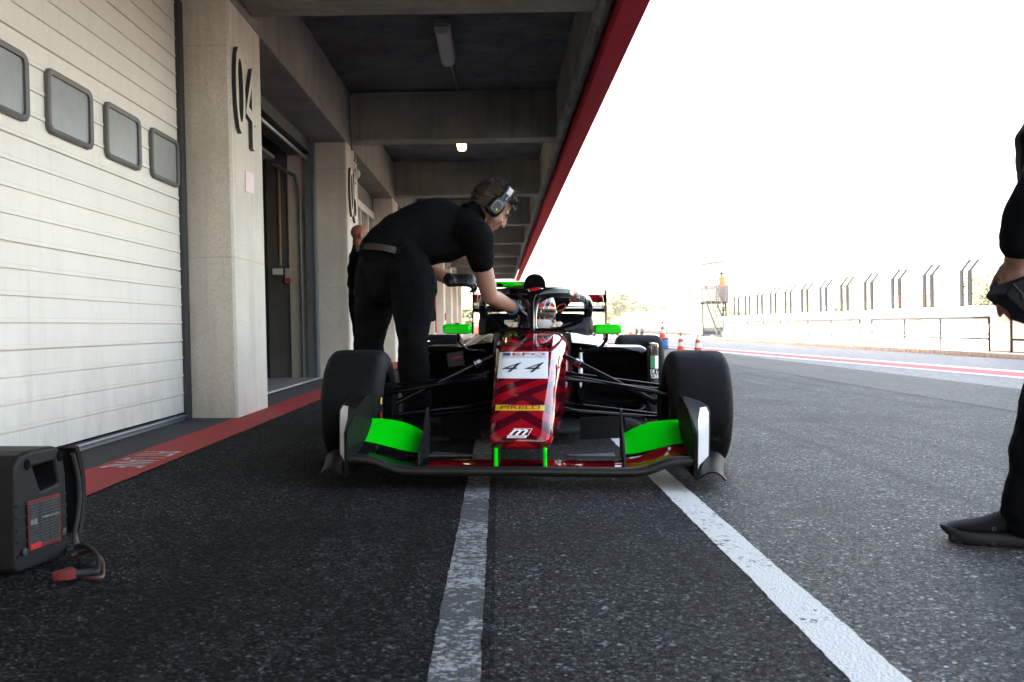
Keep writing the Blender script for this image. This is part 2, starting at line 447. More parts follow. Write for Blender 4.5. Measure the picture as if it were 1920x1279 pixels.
# grass beyond the circuit
M['grass'] = mat('dry_grass', (0.16, 0.17, 0.05), 0.9, noise=(0.15, 0.25, (0.22, 0.19, 0.09)))
b = MB(); b.sheet([[V(x, y, gz(x) + 0.02 + (0.9 if y > 330 else 0)) for y in (150, 330, 1280)] for x in (-350, -20, 60, 780)])
struct(b.build('grass_field', M['grass'], smooth=0))
# low hill on the horizon
b = MB(); random.seed(5)
rows = []
for i in range(41):
    x = -300 + i * 26; h = 6 + 7 * math.sin(i * 0.5) ** 2 + 5 * math.sin(i * 0.23 + 1) ** 2
    rows.append([V(x, 560, 0), V(x, 600, h * 0.6), V(x + 6, 660, h), V(x, 760, h * 0.7), V(x, 900, 0)])
b.sheet(rows); struct(b.build('hills', M['grass'], smooth=60))

# lettering on the red band: reads from the building side
L0, L1 = at(0, 0, 1), None
def ground_at(x, y):
    d = ray(x, y); t = -CAM.z / (d.z + SLOPE * d.x); return CAM + d * t
pA, pB, pC = ground_at(283, 850), ground_at(336, 851), ground_at(204, 882)
vs, fs = text2d('PIT LANE')
Y_far, Y_near = pA.y, ground_at(215, 881).y
b = MB(); b.add([V(lerp(-1.845, -1.655, t + .5), lerp(Y_far, Y_near, s + .5), 0) for s, t in vs], fs)
for p in b.v: p.z = gz(p.x) + 0.0095
struct(b.build('band_lettering', M['letter_white'], smooth=0))

# ================================================================== PIT BUILDING
PX, DX, P0, PIT, PWD = -1.87, -2.22, 7.12, 5.5, 0.94
Y0B, Y1B = -13.0, 52.4
Z_LINT, Z_BEAM, Z_CEIL = 3.02, 3.09, 3.72
bld = thing('pit_building', 'long grey concrete pit garage building with numbered pillars and overhanging red edged canopy', 'building', (PX, 20, 0))
M['numeral_face'] = mat('numeral_face', (.66, .62, .54), .7, noise=(6, .3, (.56, .52, .45)))
pil_y = [P0 + PIT * k for k in range(-3, 9)]
for k, y in enumerate(pil_y):
    b = MB(); c = 0.018
    poly = [(PX - 0.0 - c, y), (PX, y + c), (PX, y + PWD - c), (PX - c, y + PWD), (-2.62, y + PWD), (-2.62, y)]
    b.prism(poly, lambda x, yy: V(x, yy, -0.06), lambda x, yy: V(x, yy, Z_LINT))
    p = b.build('pillar', M['concrete'], bld, world=True, smooth=0)
    num = {3: '04', 4: '05'}.get(k)
    if num:
        # raised numerals: pale faces, black returns
        vs, fs = text2d(num, cuts=0)
        ya, yb = y + 0.045, y + 0.60
        zt, zb = 2.70, 2.07
        fr = lambda off: [V(PX + off, lerp(ya, yb, s + .5), lerp(zb, zt, t + .5) - 0.10 * (s)) for s, t in vs]
        f = MB(); f.add(fr(0.032), fs)
        e = MB(); n = len(vs); e.add(fr(0.001) + fr(0.0308), [])
        cnt = {}
        for q in fs:
            for i in range(len(q)):
                ed = (q[i], q[(i + 1) % len(q)]); cnt[tuple(sorted(ed))] = cnt.get(tuple(sorted(ed)), 0) + 1
        for (i, j), c_ in cnt.items():
            if c_ == 1: e.f.append([i, j, j + n, i + n]); e.m.append(0)
        nm = e.build('numeral', M['dark_steel'], p, world=True, smooth=0)
        f.build('numeral_face', M['numeral_face'], p, world=True, smooth=0)
        nm['label'] = 'raised pillar numeral %s with black sides' % num
# lintel over the doors
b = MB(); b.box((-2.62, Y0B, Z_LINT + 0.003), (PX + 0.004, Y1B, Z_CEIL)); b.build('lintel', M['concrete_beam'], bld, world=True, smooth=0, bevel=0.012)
# cross beams
for y in pil_y:
    b = MB(); b.box((PX + 0.005, y + 0.30, Z_BEAM), (0.808, y + 0.66, Z_CEIL)); b.build('beam', M['concrete_beam'], bld, world=True, smooth=0, bevel=0.014)
# ceiling slab (its underside) and the storey above
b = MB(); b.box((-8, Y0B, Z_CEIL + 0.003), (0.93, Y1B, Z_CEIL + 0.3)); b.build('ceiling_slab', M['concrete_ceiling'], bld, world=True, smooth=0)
b = MB(); b.box((0.811, Y0B, Z_BEAM + 0.004), (0.90, Y1B, Z_CEIL)); b.build('edge_beam', M['concrete_beam'], bld, world=True, smooth=0)
# broken, unfinished concrete lip between edge beam and steel
b = MB(); random.seed(11); n = 420; rows = []
for i in range(n + 1):
    y = lerp(Y0B, Y1B, i / n); j = lambda s: random.uniform(-s, s)
    rows.append([V(0.80 + j(.004), y, Z_BEAM + 0.03), V(0.825 + j(.012), y, Z_BEAM - 0.015 + j(.012)), V(0.86 + j(.014), y, Z_BEAM - 0.02 + j(.02)), V(0.895 + j(.014), y, Z_BEAM - 0.0 + j(.02)), V(0.935, y, Z_BEAM + 0.05 + j(.02))])
b.sheet(rows); b.build('rough_lip', M['concrete_rough'], bld, world=True, smooth=30)
b = MB()
b.box((0.955, Y0B, 3.0), (1.15, Y1B, 3.02)); b.box((1.135, Y0B, 3.023), (1.15, Y1B, 3.62)); b.box((0.955, Y0B, 3.023), (0.967, Y1B, 3.12))
b.box((0.936, Y0B, 3.622), (1.15, Y1B, 4.06))
b.build('red_fascia', M['red_steel'], bld, world=True, smooth=0)
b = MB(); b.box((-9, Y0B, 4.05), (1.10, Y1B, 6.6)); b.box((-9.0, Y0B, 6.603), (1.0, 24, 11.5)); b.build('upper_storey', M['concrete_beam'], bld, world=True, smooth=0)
# back and end walls of the garages
b = MB(); b.box((-8.3, Y0B, -0.06), (-8.0, Y1B, 4.05)); b.box((-8, Y0B, -0.06), (-2.63, Y0B + 0.3, Z_CEIL)); b.box((-8, Y1B - .3, -0.06), (-2.63, Y1B, Z_CEIL))
b.build('wall', M['interior'], bld, world=True, smooth=0)
for y in pil_y[2:]:
    b = MB(); b.box((-8, y + 0.04, -0.06), (-2.63, y + 0.24, Z_CEIL)); b.build('partition', M['interior'], bld, world=True, smooth=0)

M['door_white'] = mat('door_white', (0.84, 0.80, 0.73), 0.55, noise=(1.4, 0.3, (0.77, 0.73, 0.66)), bump=(160, 0.15, 0.002))
g = NG(M['door_white']); pz = g.new('ShaderNodeTexCoord').outputs['Object']; sz_ = g.new('ShaderNodeSeparateXYZ'); g.l.new(pz, sz_.inputs[0])
old = g.b.inputs['Base Color'].links[0].from_socket
stk = g.noise(g.mapping(pz, (1, 9, .5)), 1.6, 6, .7); spk = g.noise(pz, 38, 4, .7); dz = g.math('MULTIPLY', g.ramp(sz_.outputs[2], [(0.0, 1.0), (0.75, 0.15)]), g.ramp(g.noise(g.mapping(pz, (1, 5, 2)), 1.5, 6, .7), [(.35, 0.0), (.7, .55)]))
c_ = g.mix(g.ramp(stk, [(.55, 0.0), (.75, .22)]), old, (.45, .40, .33)); c_ = g.mix(dz, c_, (.38, .36, .33)); c_ = g.mix(g.ramp(spk, [(.70, 0.0), (.76, .5)]), c_, (.35, .31, .26)); g.l.new(c_, g.b.inputs['Base Color'])
M['pane_frost'] = mat('frosted_pane', (0.36, 0.37, 0.37), 0.3, noise=(9, 0.3, (0.24, 0.25, 0.25)))
M['win_frame'] = mat('window_frame_grey', (0.10, 0.10, 0.10), 0.55, noise=(30, 0.3, (0.14, 0.135, 0.13)))
M['door_groove'] = mat('door_groove', (0.10, 0.09, 0.075), 0.7)
def garage_door(y0, y1, windows):
    z0, z1, pit = 0.10, 3.10, 0.124
    b = MB(); gm = MB(); prof = []; z = z0; k = 0
    prof.append((DX, z0))
    while z < z1 - pit:
        z += pit; k += 1; joint = (k % 4 == 0)
        d = 0.012 if joint else 0.007
        h = 0.007 if joint else 0.005
        prof += [(DX, z - h), (DX - d, z - h * 0.4), (DX - d, z), (DX + 0.004, z + 0.002), (DX + 0.004, z + 0.019), (DX - .002, z + 0.0205), (DX - .002, z + .0225), (DX, z + 0.023)]
    prof.append((DX, z1))
    b.sheet([[V(x, yy, zz) for yy in (y0, y1)] for x, zz in prof])
    d = b.build('garage_door', M['door_white'], bld, world=True, smooth=0)
    s = MB(); s.box((DX - 0.03, y0, 0.045), (DX + 0.01, y1, 0.085)); s.tube([V(DX + 0.012, y0, 0.075), V(DX + 0.012, y1, 0.075)], 0.012, 8); s.build('door_seal', M['grey_steel'], d, world=True)
    for yc in windows:
        hw, hh, zc = 0.272, 0.162, 1.826
        def rr(w_, h_, r_, n_=5):
            P = []
            for cx, cz, a0 in ((w_ - r_, h_ - r_, 0), (-w_ + r_, h_ - r_, 90), (-w_ + r_, -h_ + r_, 180), (w_ - r_, -h_ + r_, 270)):
                for q in range(n_ + 1): a = R(a0 + 90 * q / n_); P.append((cx + r_ * math.cos(a), cz + r_ * math.sin(a)))
            return P
        O, I = rr(hw, hh, 0.05), rr(hw - 0.034, hh - 0.028, 0.03)
        f = MB(); to = lambda P, x: [V(x, yc + p[0], zc + p[1]) for p in P]
        f.loft([to(O, DX + 0.001), to(O, DX + 0.022), to(rr(hw - .008, hh - .008, .044), DX + 0.028), to(I, DX + 0.022), to(I, DX + 0.008)], cap=False)
        wf = f.build('window', M['win_frame'], d, world=True, smooth=45)
        q = MB(); q.add(to(I, DX + 0.010), [tuple(range(len(I)))]); q.build('pane', M['pane_frost'], wf, world=True, smooth=0) if False else None
        pn = MB(); pn.add(to(rr(hw - .032, hh - .026, .03), DX + 0.0095), [tuple(range(24))]); pn.build('pane', M['pane_frost'], d, world=True, smooth=0)
    g_ = MB(); g_.box((DX - .05, y1 + .004, .02), (DX + .03, y1 + .10, 3.0)); g_.build('door_guide', M['dark_steel'], bld, world=True, smooth=0, bevel=.008)
    return d
wins = [4.49 - 0.74 * i for i in range(4)] + [5.235, 5.97, 6.71]
garage_door(pil_y[2] + PWD, P0 - .105, wins)
for k in (1,) + tuple(range(5, 11)):
    y0, y1 = pil_y[k] + PWD, pil_y[k + 1] - .105
    garage_door(y0, y1, [y0 + .5 + .72 * i for i in range(5)])
# bay beyond pillar 05: glazed shop front
y0, y1 = pil_y[4] + PWD, pil_y[5]
fr = MB(); fr.box((DX - .05, y0, 2.62), (DX + .02, y1, 2.74)); fr.box((DX - .05, y0, .06), (DX + .02, y1, .16))
for t in range(6): yy = lerp(y0, y1 - .08, t / 5); fr.box((DX - .05, yy, .163), (DX + .02, yy + .08, 2.617))
gf = fr.build('glazed_front', M['white_plastic'], bld, world=True, smooth=0, bevel=.004)
gl = MB(); gl.box((DX - .03, y0, .16), (DX - .02, y1, 2.62)); gl.build('glass', mat('grey_glass', (0.22, 0.22, 0.21), 0.15), gf, world=True, smooth=0)
fr = MB(); fr.box((DX - .05, y0, 2.743), (DX + .0, y1, Z_LINT)); fr.build('transom', M['dark_steel'], bld, world=True, smooth=0)
# open garage 04-05: interior, raised door, rails, conduits
ya, yb = pil_y[3] + PWD, pil_y[4]
b = MB(); b.box((-8, ya - .7, 0.0), (-2.25, yb + .05, 0.062)); b.build('garage_floor', M['garage_floor'], bld, world=True, smooth=0)
b = MB()
for i in range(6): b.box((-2.75 - .5 * (i + 1) + .008, ya + .05, 2.80), (-2.75 - .5 * i, yb - .12, 2.84))
b.build('raised_door', mat('raised_door', (0.4, 0.4, 0.38), 0.6), bld, world=True, smooth=0)
b = MB(); b.box((-2.60, ya, 2.86), (-2.30, yb - .02, 3.0)); b.build('door_drum', M['dark_steel'], bld, world=True, smooth=0)
b = MB(); b.tube([V(-2.36, ya, 2.80), V(-2.36, yb - .05, 2.80)], .022, 8); b.build('door_bar', M['grey_steel'], bld, world=True)
b = MB(); b.box((-2.40, yb - .09, .03), (-2.26, yb - .004, 3.0)); b.box((-2.30, yb - .10, .03), (-2.27, yb - .03, 2.6)); b.build('door_guide', M['grey_steel'], bld, world=True, smooth=0, bevel=.006)
b = MB(); b.tube([V(-2.46, yb - .06, .05), V(-2.46, yb - .06, 2.35), V(-2.52, yb - .06, 2.6), V(-2.8, yb - .06, 2.75)], .02, 8); b.build('door_rail', M['grey_steel'], bld, world=True)
b = MB(); b.box((-2.95, yb - .05, .03), (-2.90, yb + .036, 2.9)); b.box((-3.25, yb - .03, .03), (-2.953, yb + .036, 2.95)); b.build('door_slot', M['black_plastic'], bld, world=True, smooth=0)
for X in (-2.735, -2.62):
    b = MB(); b.tube([V(X, yb + .02, 1.48), V(X, yb + .02, 2.75)], .017, 8); b.build('conduit', mat('brown_conduit', (0.33, 0.22, 0.12), .5), bld, world=True)
b = MB(); b.box((-2.83, yb - .04, 1.36), (-2.70, yb + .036, 1.44)); b.build('socket_box', M['white_plastic'], bld, world=True, smooth=0, bevel=.006)
b = MB(); b.box((-2.67, yb - .05, 1.27), (-2.60, yb + .036, 1.44)); sb = b.build('switch_box', mat('grey_box', (.4, .38, .34), .5), bld, world=True, smooth=0, bevel=.006)
b = MB(); b.box((-2.675, yb - .075, 1.25), (-2.595, yb - .045, 1.32)); b.build('socket', mat('red_socket', (.4, .03, .03), .4), sb, world=True, smooth=0, bevel=.008)
# conduits on the beam and ceiling
yb_ = pil_y[4] + .30
b = MB(); b.tube([V(PX + .03, yb_ - .03, 2.96), V(PX + .03, yb_ - .03, 3.66), V(PX + .12, yb_ - .03, 3.69), V(-.56, yb_ - .03, 3.69)], .014, 8); b.build('conduit', M['grey_steel'], bld, world=True)
b = MB(); b.tube([V(-.50, 11.2, 3.70), V(-.46, yb_ - .1, 3.70), V(-.46, yb_ - .03, 3.69), V(-.62, yb_ - .03, 3.672)], .012, 8); b.build('conduit', M['grey_steel'], bld, world=True)
# loose cable loops and a small bulkhead lamp on the second pillar
for dy in (0.62, .80):
    pts = [V(PX + .012, pil_y[4] + dy + .05 * math.cos(a), 2.94 + .06 * math.sin(a)) for a in [R(-130 + 26 * i) for i in range(9)]]
    b = MB(); b.tube(pts, .008, 6); b.build('cable_loop', M['dark_steel'], bld, world=True)
b = MB(); b.lathe([(.07, 0), (.075, .03), (.055, .07), (.02, .09)], 16, lambda x, y, z: V(PX + z, pil_y[4] + .56 + x, 2.70 + y)); b.build('bulkhead_lamp', M['white_plastic'], bld, world=True)
# red extinguisher signs / hose strips on far pillars
for k, h0, h1 in ((7, .5, 1.6), (8, .9, 1.15), (6, .15, .9)):
    b = MB(); b.box((PX + .003, pil_y[k] + .3, h0), (PX + .05, pil_y[k] + .42, h1)); b.build('red_strip', mat('red_strip', (.5, .05, .04), .5), bld, world=True, smooth=0)

def ceiling_light(X, ya, yb, label, lit):
    t = thing('ceiling_light', label, 'light', (X, (ya + yb) / 2, 3.715), group='ceiling lights under the canopy')
    b = MB(); b.box((X - .085, ya, 3.635), (X + .085, yb, 3.712)); b.build('housing', M['grey_steel'], t, world=True, smooth=0, bevel=.015)
    b = MB()
    P = [(-.075, 3.632), (-.07, 3.585), (-.045, 3.555), (.045, 3.555), (.07, 3.585), (.075, 3.632)]
    b.prism(P, lambda x, z: V(X + x, ya + .03, z), lambda x, z: V(X + x, yb - .03, z))
    dm = mat('lamp_diffuser_on', (.8, .75, .6), .4, emit=((1, .72, .35), 0.55)) if lit else mat('lamp_diffuser', (.42, .43, .43), .35)
    b.build('diffuser', dm, t, world=True, smooth=0, bevel=.006)
ceiling_light(-.50, 9.85, 11.15, 'unlit grey fluorescent light on the nearest visible canopy ceiling bay', False)
ceiling_light(-.54, 15.2, 16.5, 'glowing yellow light just below the bottom edge of the second concrete beam', True)
nt_ = MB(); A = [atX(x, y, PX + .004) for x, y in ((460, 320), (476, 326), (476, 364), (460, 358))]
nt_.add(A + [p + V(.002, 0, 0) for p in A], [(0, 1, 2, 3), (7, 6, 5, 4), (0, 4, 5, 1), (1, 5, 6, 2), (2, 6, 7, 3), (3, 7, 4, 0)])
tag(nt_.build('notice', mat('pink_paper', (.80, .64, .64), .7), smooth=0), 'small pink paper notice stuck on the concrete pillar below the number 04', 'notice')

# ================================================================== FAR SIDE OF THE LANE
WX = 13.2
zc_top = atX(1847, 573, WX - .35).z; zc_bot = atX(1847, 590, WX - .35).z
pw = thing('pit_wall', 'long pale concrete pit wall with an overhanging cap across the lane', 'wall', (WX, 30, gz(12.6)))
b = MB(); b.box((WX, -20, -.3), (WX + 1.0, 58, zc_bot + .01)); b.build('wall', M['concrete_pale'], pw, world=True, smooth=0)
b = MB(); b.box((WX - .35, -20, zc_bot), (WX + 1.2, 58.2, zc_top)); b.build('cap', M['concrete_pale'], pw, world=True, smooth=0, bevel=.02)
b = MB(); b.box((WX - .12, -20, -.3), (WX - .003, 58, .02)); b.build('plinth', M['concrete_pale'], pw, world=True, smooth=0)
for y in [24.4 + 3.2 * i for i in range(-4, 10)]:
    b = MB(); b.box((WX - .353, y, zc_bot - .002), (WX - .347, y + .02, zc_top - .02)); b.build('cap_joint', M['grey_steel'], pw, world=True, smooth=0)
for i, y in enumerate([22.5, 30.9, 37, 43.5, 50]):
    b = MB(); b.box((WX - .06, y, .25), (WX - .003, y + .28, .62)); b.box((WX - .04, y + .1, -.1), (WX - .003, y + .17, .25)); b.build('service_box', mat('tan_box', (.42, .3, .22), .6), pw, world=True, smooth=0)
# guard rail in front
rl = thing('guard_rail', 'grey tubular guard rail with two rails in front of the pale pit wall', 'railing', (12.55, 25, gz(12.6)))
RX = 12.55; zg = gz(12.6)
ys_ = [8.4, 11.6, 13.2, 16.4, 19.6, 20.9, 24.2, 25.3, 28.1, 30.6, 33.3, 34.4, 37.4, 40.2, 43, 44.1, 47, 50, 53, 56]
for y in ys_:
    b = MB(); b.tube([V(RX, y, zg), V(RX, y, .63)], .033, 8); b.box((RX - .07, y - .07, zg), (RX + .07, y + .07, zg + .012)); b.build('post', M['post_steel'], rl, world=True)
gaps = {(20.9, 24.2) : 0}
for a_, c_ in ((8.4, 13.2), (13.2, 19.6), (20.9, 24.2), (25.3, 33.3), (34.4, 43), (44.1, 56)):
    for z in (.63, .08):
        b = MB(); b.tube([V(RX, a_, z), V(RX, c_, z)], .03, 8); b.build('rail', M['post_steel'], rl, world=True)
# debris fence posts: two rows with cranked tops
for X, off, lab, kx in ((13.45, 0, 'front row of grey cranked fence posts standing on the pit wall nearest the lane', 1), (13.69, 0, 'rear row of grey cranked fence posts behind the first row on the pit wall', 1.0)):
    fn = thing('debris_fence', lab, 'fence', (X, 35, zc_top), group='debris fences on the pit wall')
    ys = [28.7 + 2.53 * i for i in range(-6, 12)]
    H = atX(1809, 506, 13.45).z
    for y in ys:
        b = MB(); b.tube([V(X, y, zc_top - .01), V(X, y, H)], .060, 6); b.tube([V(X, y, H - .01), V(X + .02, y - .0, H), V(X + .26, y, H + .30)], .036, 6)
        b.box((X - .07, y - .07, zc_top - .002), (X + .07, y + .07, zc_top + .05))
        b.build('post', M['post_steel'], fn, world=True)
    for z in (H - .02,):
        b = MB(); b.tube([V(X, ys[0], z), V(X, ys[-1], z)], .005, 4); b.build('wire', M['post_steel'], fn, world=True)
    b = MB(); b.tube([V(X + .26, ys[0], H + .3), V(X + .26, ys[-1], H + .3)], .005, 4); b.build('wire', M['post_steel'], fn, world=True)

# marshal post
TY = 60.0
def T(x, y, dY=0): return at(x, y, TY + dY)
tw = thing('marshal_tower', 'grey steel marshal tower with mesh platform, stairs, flat roof and arrow sign', 'tower', tuple(V(T(1338, 640).x, TY, gz(12.6))))
p0, p1 = T(1315, 566), T(1365, 566)
x0, x1, zp = p0.x, p1.x, p0.z
b = MB(); b.box((x0, TY, zp - .12), (x1, TY + 2.0, zp)); b.build('platform', M['post_steel'], tw, world=True, smooth=0)
zr = T(1340, 536).z
M['mesh'] = mat('mesh_panel', (.06,.06,.07), .6)
b = MB(); n = 14
for i in range(n + 1):
    x = lerp(x0, x1, i / n); b.box((x - .036, TY - .03, zp), (x + .036, TY - .015, zr))
for i in range(8):
    z = lerp(zp, zr, i / 7); b.box((x0, TY - .045, z - .045), (x1, TY - .033, z + .045))
b.build('mesh_panel', M['mesh'], tw, world=True, smooth=0)
b = MB()
for i in range(n + 1):
    y = lerp(TY, TY + 2, i / n); b.box((x1 - .015, y - .02, zp), (x1, y + .02, zr))
for i in range(8):
    z = lerp(zp, zr, i / 7); b.box((x1 + .003, TY, z - .025), (x1 + .015, TY + 2, z + .025))
b.build('mesh_panel', M['mesh'], tw, world=True, smooth=0)
zt = T(1314, 488).z
b = MB(); b.box((x0 - .22, TY + .3, gz(12.6)), (x0 - .02, TY + 1.7, zt)); b.build('column', mat('pale_column', (.75, .75, .75), .6), tw, world=True, smooth=0)
b = MB(); ze = T(1366, 488).z
b.prism([(x0 - .02, T(1314, 497).z), (x0 - .02, zt), (T(1366, 488).x, ze + .05), (T(1366, 488).x, ze - .02)], lambda x, z: V(x, TY - .2, z), lambda x, z: V(x, TY + 2.2, z)); b.build('roof', mat('pale_roof', (.12,.13,.14), .6), tw, world=True, smooth=0)
for x in (x0 + .12, x1 - .25, x1 - .1):
    b = MB(); b.tube([V(x, TY + .2, gz(12.6)), V(x, TY + .2, zp - .1)], .06, 6); b.build('post', M['post_steel'], tw, world=True)
q0, q1 = T(1321, 545, -.1), T(1340, 562, -.1)
b = MB(); b.box((q0.x, TY - .085, q1.z), (q1.x, TY - .06, q0.z)); sg = b.build('sign', M['white_plastic'], tw, world=True, smooth=0)
b = MB(); zc = (q0.z + q1.z) / 2; w_ = q1.x - q0.x; xa = q0.x + .18 * w_
b.box((xa, TY - .095, zc - .035), (q0.x + .68 * w_, TY - .088, zc + .035)); b.prism([(q0.x + .68 * w_, zc - .11), (q0.x + .88 * w_, zc), (q0.x + .68 * w_, zc + .11)], lambda x, z: V(x, TY - .095, z), lambda x, z: V(x, TY - .088, z))
b.build('arrow', mat('orange_arrow', (.75, .2, .06), .5), sg, world=True, smooth=0)
b = MB()
sa, sb_ = T(1320, 566), T(1332, 627)
for dx in (0, .62):
    b.tube([V(sa.x + .1 + dx, TY - .1, zp), V(sb_.x + dx + .05, TY - 1.9, sb_.z)], .085, 6)
    b.tube([V(sa.x + .1 + dx, TY - .1, zp + .9), V(sb_.x + dx + .05, TY - 1.9, sb_.z + .9)], .05, 6)
for i in range(9):
    t = (i + .5) / 9; b.box((lerp(sa.x, sb_.x, t) + .08, lerp(TY - .1, TY - 1.9, t) - .1, lerp(zp, sb_.z, t)), (lerp(sa.x, sb_.x, t) + .72, lerp(TY - .1, TY - 1.9, t) + .1, lerp(zp, sb_.z, t) + .03))
b.build('stairs', M['post_steel'], tw, world=True)
b = MB(); b.box((sb_.x - .35, TY - 2.4, sb_.z - .25), (sb_.x + 1.0, TY - 1.7, sb_.z - .02)); b.box((sb_.x + .45, TY - 1.9, sb_.z + .01), (sb_.x + .95, TY - 1.6, sb_.z + .3)); b.build('base', M['dark_steel'], tw, world=True, smooth=0)

# far barrier fence curving away behind the cones
bf = thing('barrier_fence', 'pale white barrier with close upright ribs curving along the far track', 'fence', (30, 110, gz(20)))
b = MB(); r_ = MB(); pts = []
for i in range(41):
    t = i / 40; Y = lerp(180, 72, t); x = lerp(1166, 1314, t ** 1.0); top = 588 - 15 * t ** 1.6
    p = at(x, top, Y); pts.append(p)
    r_.box((p.x - .07, p.y - .07, gz(20)), (p.x + .07, p.y + .07, p.z + .12))
b.sheet([[p, V(p.x, p.y, gz(20))] for p in pts], .08); b.build('panel', mat('barrier_white', (.7, .68, .6), .7), bf, world=True, smooth=0)
r_.build('rib', mat('barrier_rib', (.42, .41, .36), .7), bf, world=True, smooth=0)['kind'] = 'stuff'

# orange bin on the wall
q = [atX(1676, 556, 18), atX(1703, 578, 18)]
b = MB(); b.box((18, q[1].y - .8, q[1].z - 1.2), (18.6, q[0].y + .05, q[0].z)); b.box((17.97, q[1].y - .8, q[0].z - .06), (18.63, q[0].y + .08, q[0].z + .02))
tag(b.build('board', mat('orange_board', (.8, .26, .18), .6), smooth=0, bevel=.02), 'orange board behind the fence posts on the pit wall', 'board')

# ------------------------------------------------------------------ trees
M['bark'] = mat('bark', (.12, .09, .06), .9, noise=(8, .3, (.07, .055, .04)))
leafs = [mat('leaf_%s' % k, c, .7, noise=(1.5, .3, tuple(x * .5 for x in c))) for k, c in (('a', (.16, .18, .06)), ('b', (.12, .15, .06)), ('c', (.20, .19, .09)))]
def tree(label, base, h, rad, n=900, lm=0, trunk=.35, leaf=.3, seed=1, group='trees beyond the circuit', cat='tree', name='tree'):
    rnd = random.Random(seed)
    t = thing(name, label, cat, tuple(base), group=group)
    b = MB(); bx = Vector(base)
    b.tube([bx, bx + V(.1, 0, h * trunk), bx + V(.25, .1, h * .8)], [h * .035, h * .025, h * .006], 7)
    cl = []
    for i in range(11):
        a = rnd.uniform(0, 6.28); z = rnd.uniform(trunk, .92) * h; rr = rad * rnd.uniform(.3, .8) * (1.15 - .5 * z / h)
        c = bx + V(math.cos(a) * rr, math.sin(a) * rr, z); cl.append((c, rad * rnd.uniform(.28, .5)))
        b.tube([bx + V(.1, 0, h * trunk * rnd.uniform(.7, 1.1)), c], [h * .014, h * .004], 5)
    b.build('trunk', M['bark'], t, world=True)
    cr = MB()
    for i in range(n):
        c, r0 = cl[rnd.randrange(len(cl))]
        d = V(rnd.gauss(0, 1), rnd.gauss(0, 1), rnd.gauss(0, .8)).normalized() * r0 * rnd.uniform(.3, 1) ** .5
        p = c + d; s = leaf * rnd.uniform(.5, 1.2)
        u_ = V(rnd.gauss(0, 1), rnd.gauss(0, 1), rnd.gauss(0, 1)).normalized(); v_ = u_.orthogonal().normalized()
        cr.add([p + u_ * s, p + v_ * s * .6, p - u_ * s, p - v_ * s * .6], [(0, 1, 2, 3)])
    cr.build('crown', leafs[lm], t, world=True, smooth=0)
def tree_px(label, x, ytop, Y, rad, seed, lm=0, n=800, leaf=.4, **k):
    p = at(x, ytop, Y); b0 = V(p.x, p.y, gz(20)); tree(label, b0, p.z - b0.z, rad, n, lm, seed=seed, leaf=leaf, **k)
tree_px('round olive green tree just right of the car rear wing', 1142, 560, 210, 4.0, 1, 2, 1200)
tree_px('tall slim pale tree beyond the far track', 1163, 552, 230, 3.0, 2, 1, 900)
tree_px('small round tree to the right of the tall slim tree', 1186, 563, 225, 3.2, 3, 0, 900)
tree_px('low bushy tree behind the left end of the white barrier', 1212, 574, 215, 4.5, 4, 2, 900)
tree_px('wide bushy tree behind the middle of the white barrier', 1262, 565, 200, 5.5, 5, 0, 1100)
tree_px('sunlit yellow green tree behind the fence posts near the man at the right edge', 1868, 512, 62, 2.9, 6, 2, 2600, .17, trunk=.2)
tree_px('small bush seen between the middle fence posts', 1570, 566, 150, 2.0, 7, 1, 500, .3, trunk=.1)
tree_px('green tree beyond the far end of the pit building', 905, 585, 95, 2.6, 8, 0, 1200, .3, trunk=.15)
tree_px('low hedge like tree below the tower platform', 1370, 583, 180, 5.0, 9, 2, 700, trunk=.1)

# a second racing car far away on the lane
fc = thing('race_car', 'small distant red racing car far down the lane beside the right green mirror', 'racing car', V(0, 0, 0))
fp_ = at(1180, 633, 68); FX, FY = fp_.x, 68; FZ = gz(FX); fc.location = (FX, FY, FZ)
FM = Matrix.Translation((FX, FY, FZ)); b = MB()
b.loft([[FM @ V(x * w_, y, z0 + (z1_ - z0) * t) for x, t in ((-1, 0), (1, 0), (1, .7), (.6, 1), (-.6, 1), (-1, .7))] for y, w_, z0, z1_ in ((-.9, .10, .16, .26), (0, .2, .12, .46), (1.1, .3, .08, .66), (1.6, .65, .08, .56), (2.6, .55, .08, .7), (3.4, .15, .15, .5))])
b.build('body', mat('far_car_red', (.6, .06, .04), .4), fc, world=True)
for sx in (-1, 1):
    for yy in (0, 2.8):
        b = MB(); b.lathe([(.18, 0), (.28, .03), (.28, .24), (.18, .27)], 20, lambda x, y, z: FM @ V(sx * (.70 + z), yy + x, .28 + y)); b.build('wheel', mat('far_tyre', (.012, .012, .012), .7), fc, world=True)
b = MB(); b.box((FX - .85, FY - 1.0, FZ + .08), (FX + .85, FY - .7, FZ + .12)); b.box((FX - .5, FY + 3.3, FZ + .8), (FX + .5, FY + 3.6, FZ + .9)); b.box((FX - .05, FY + 3.3, FZ + .4), (FX + .05, FY + 3.4, FZ + .8)); b.build('wing', mat('far_wing', (.04, .03, .03), .5), fc, world=True, smooth=0)

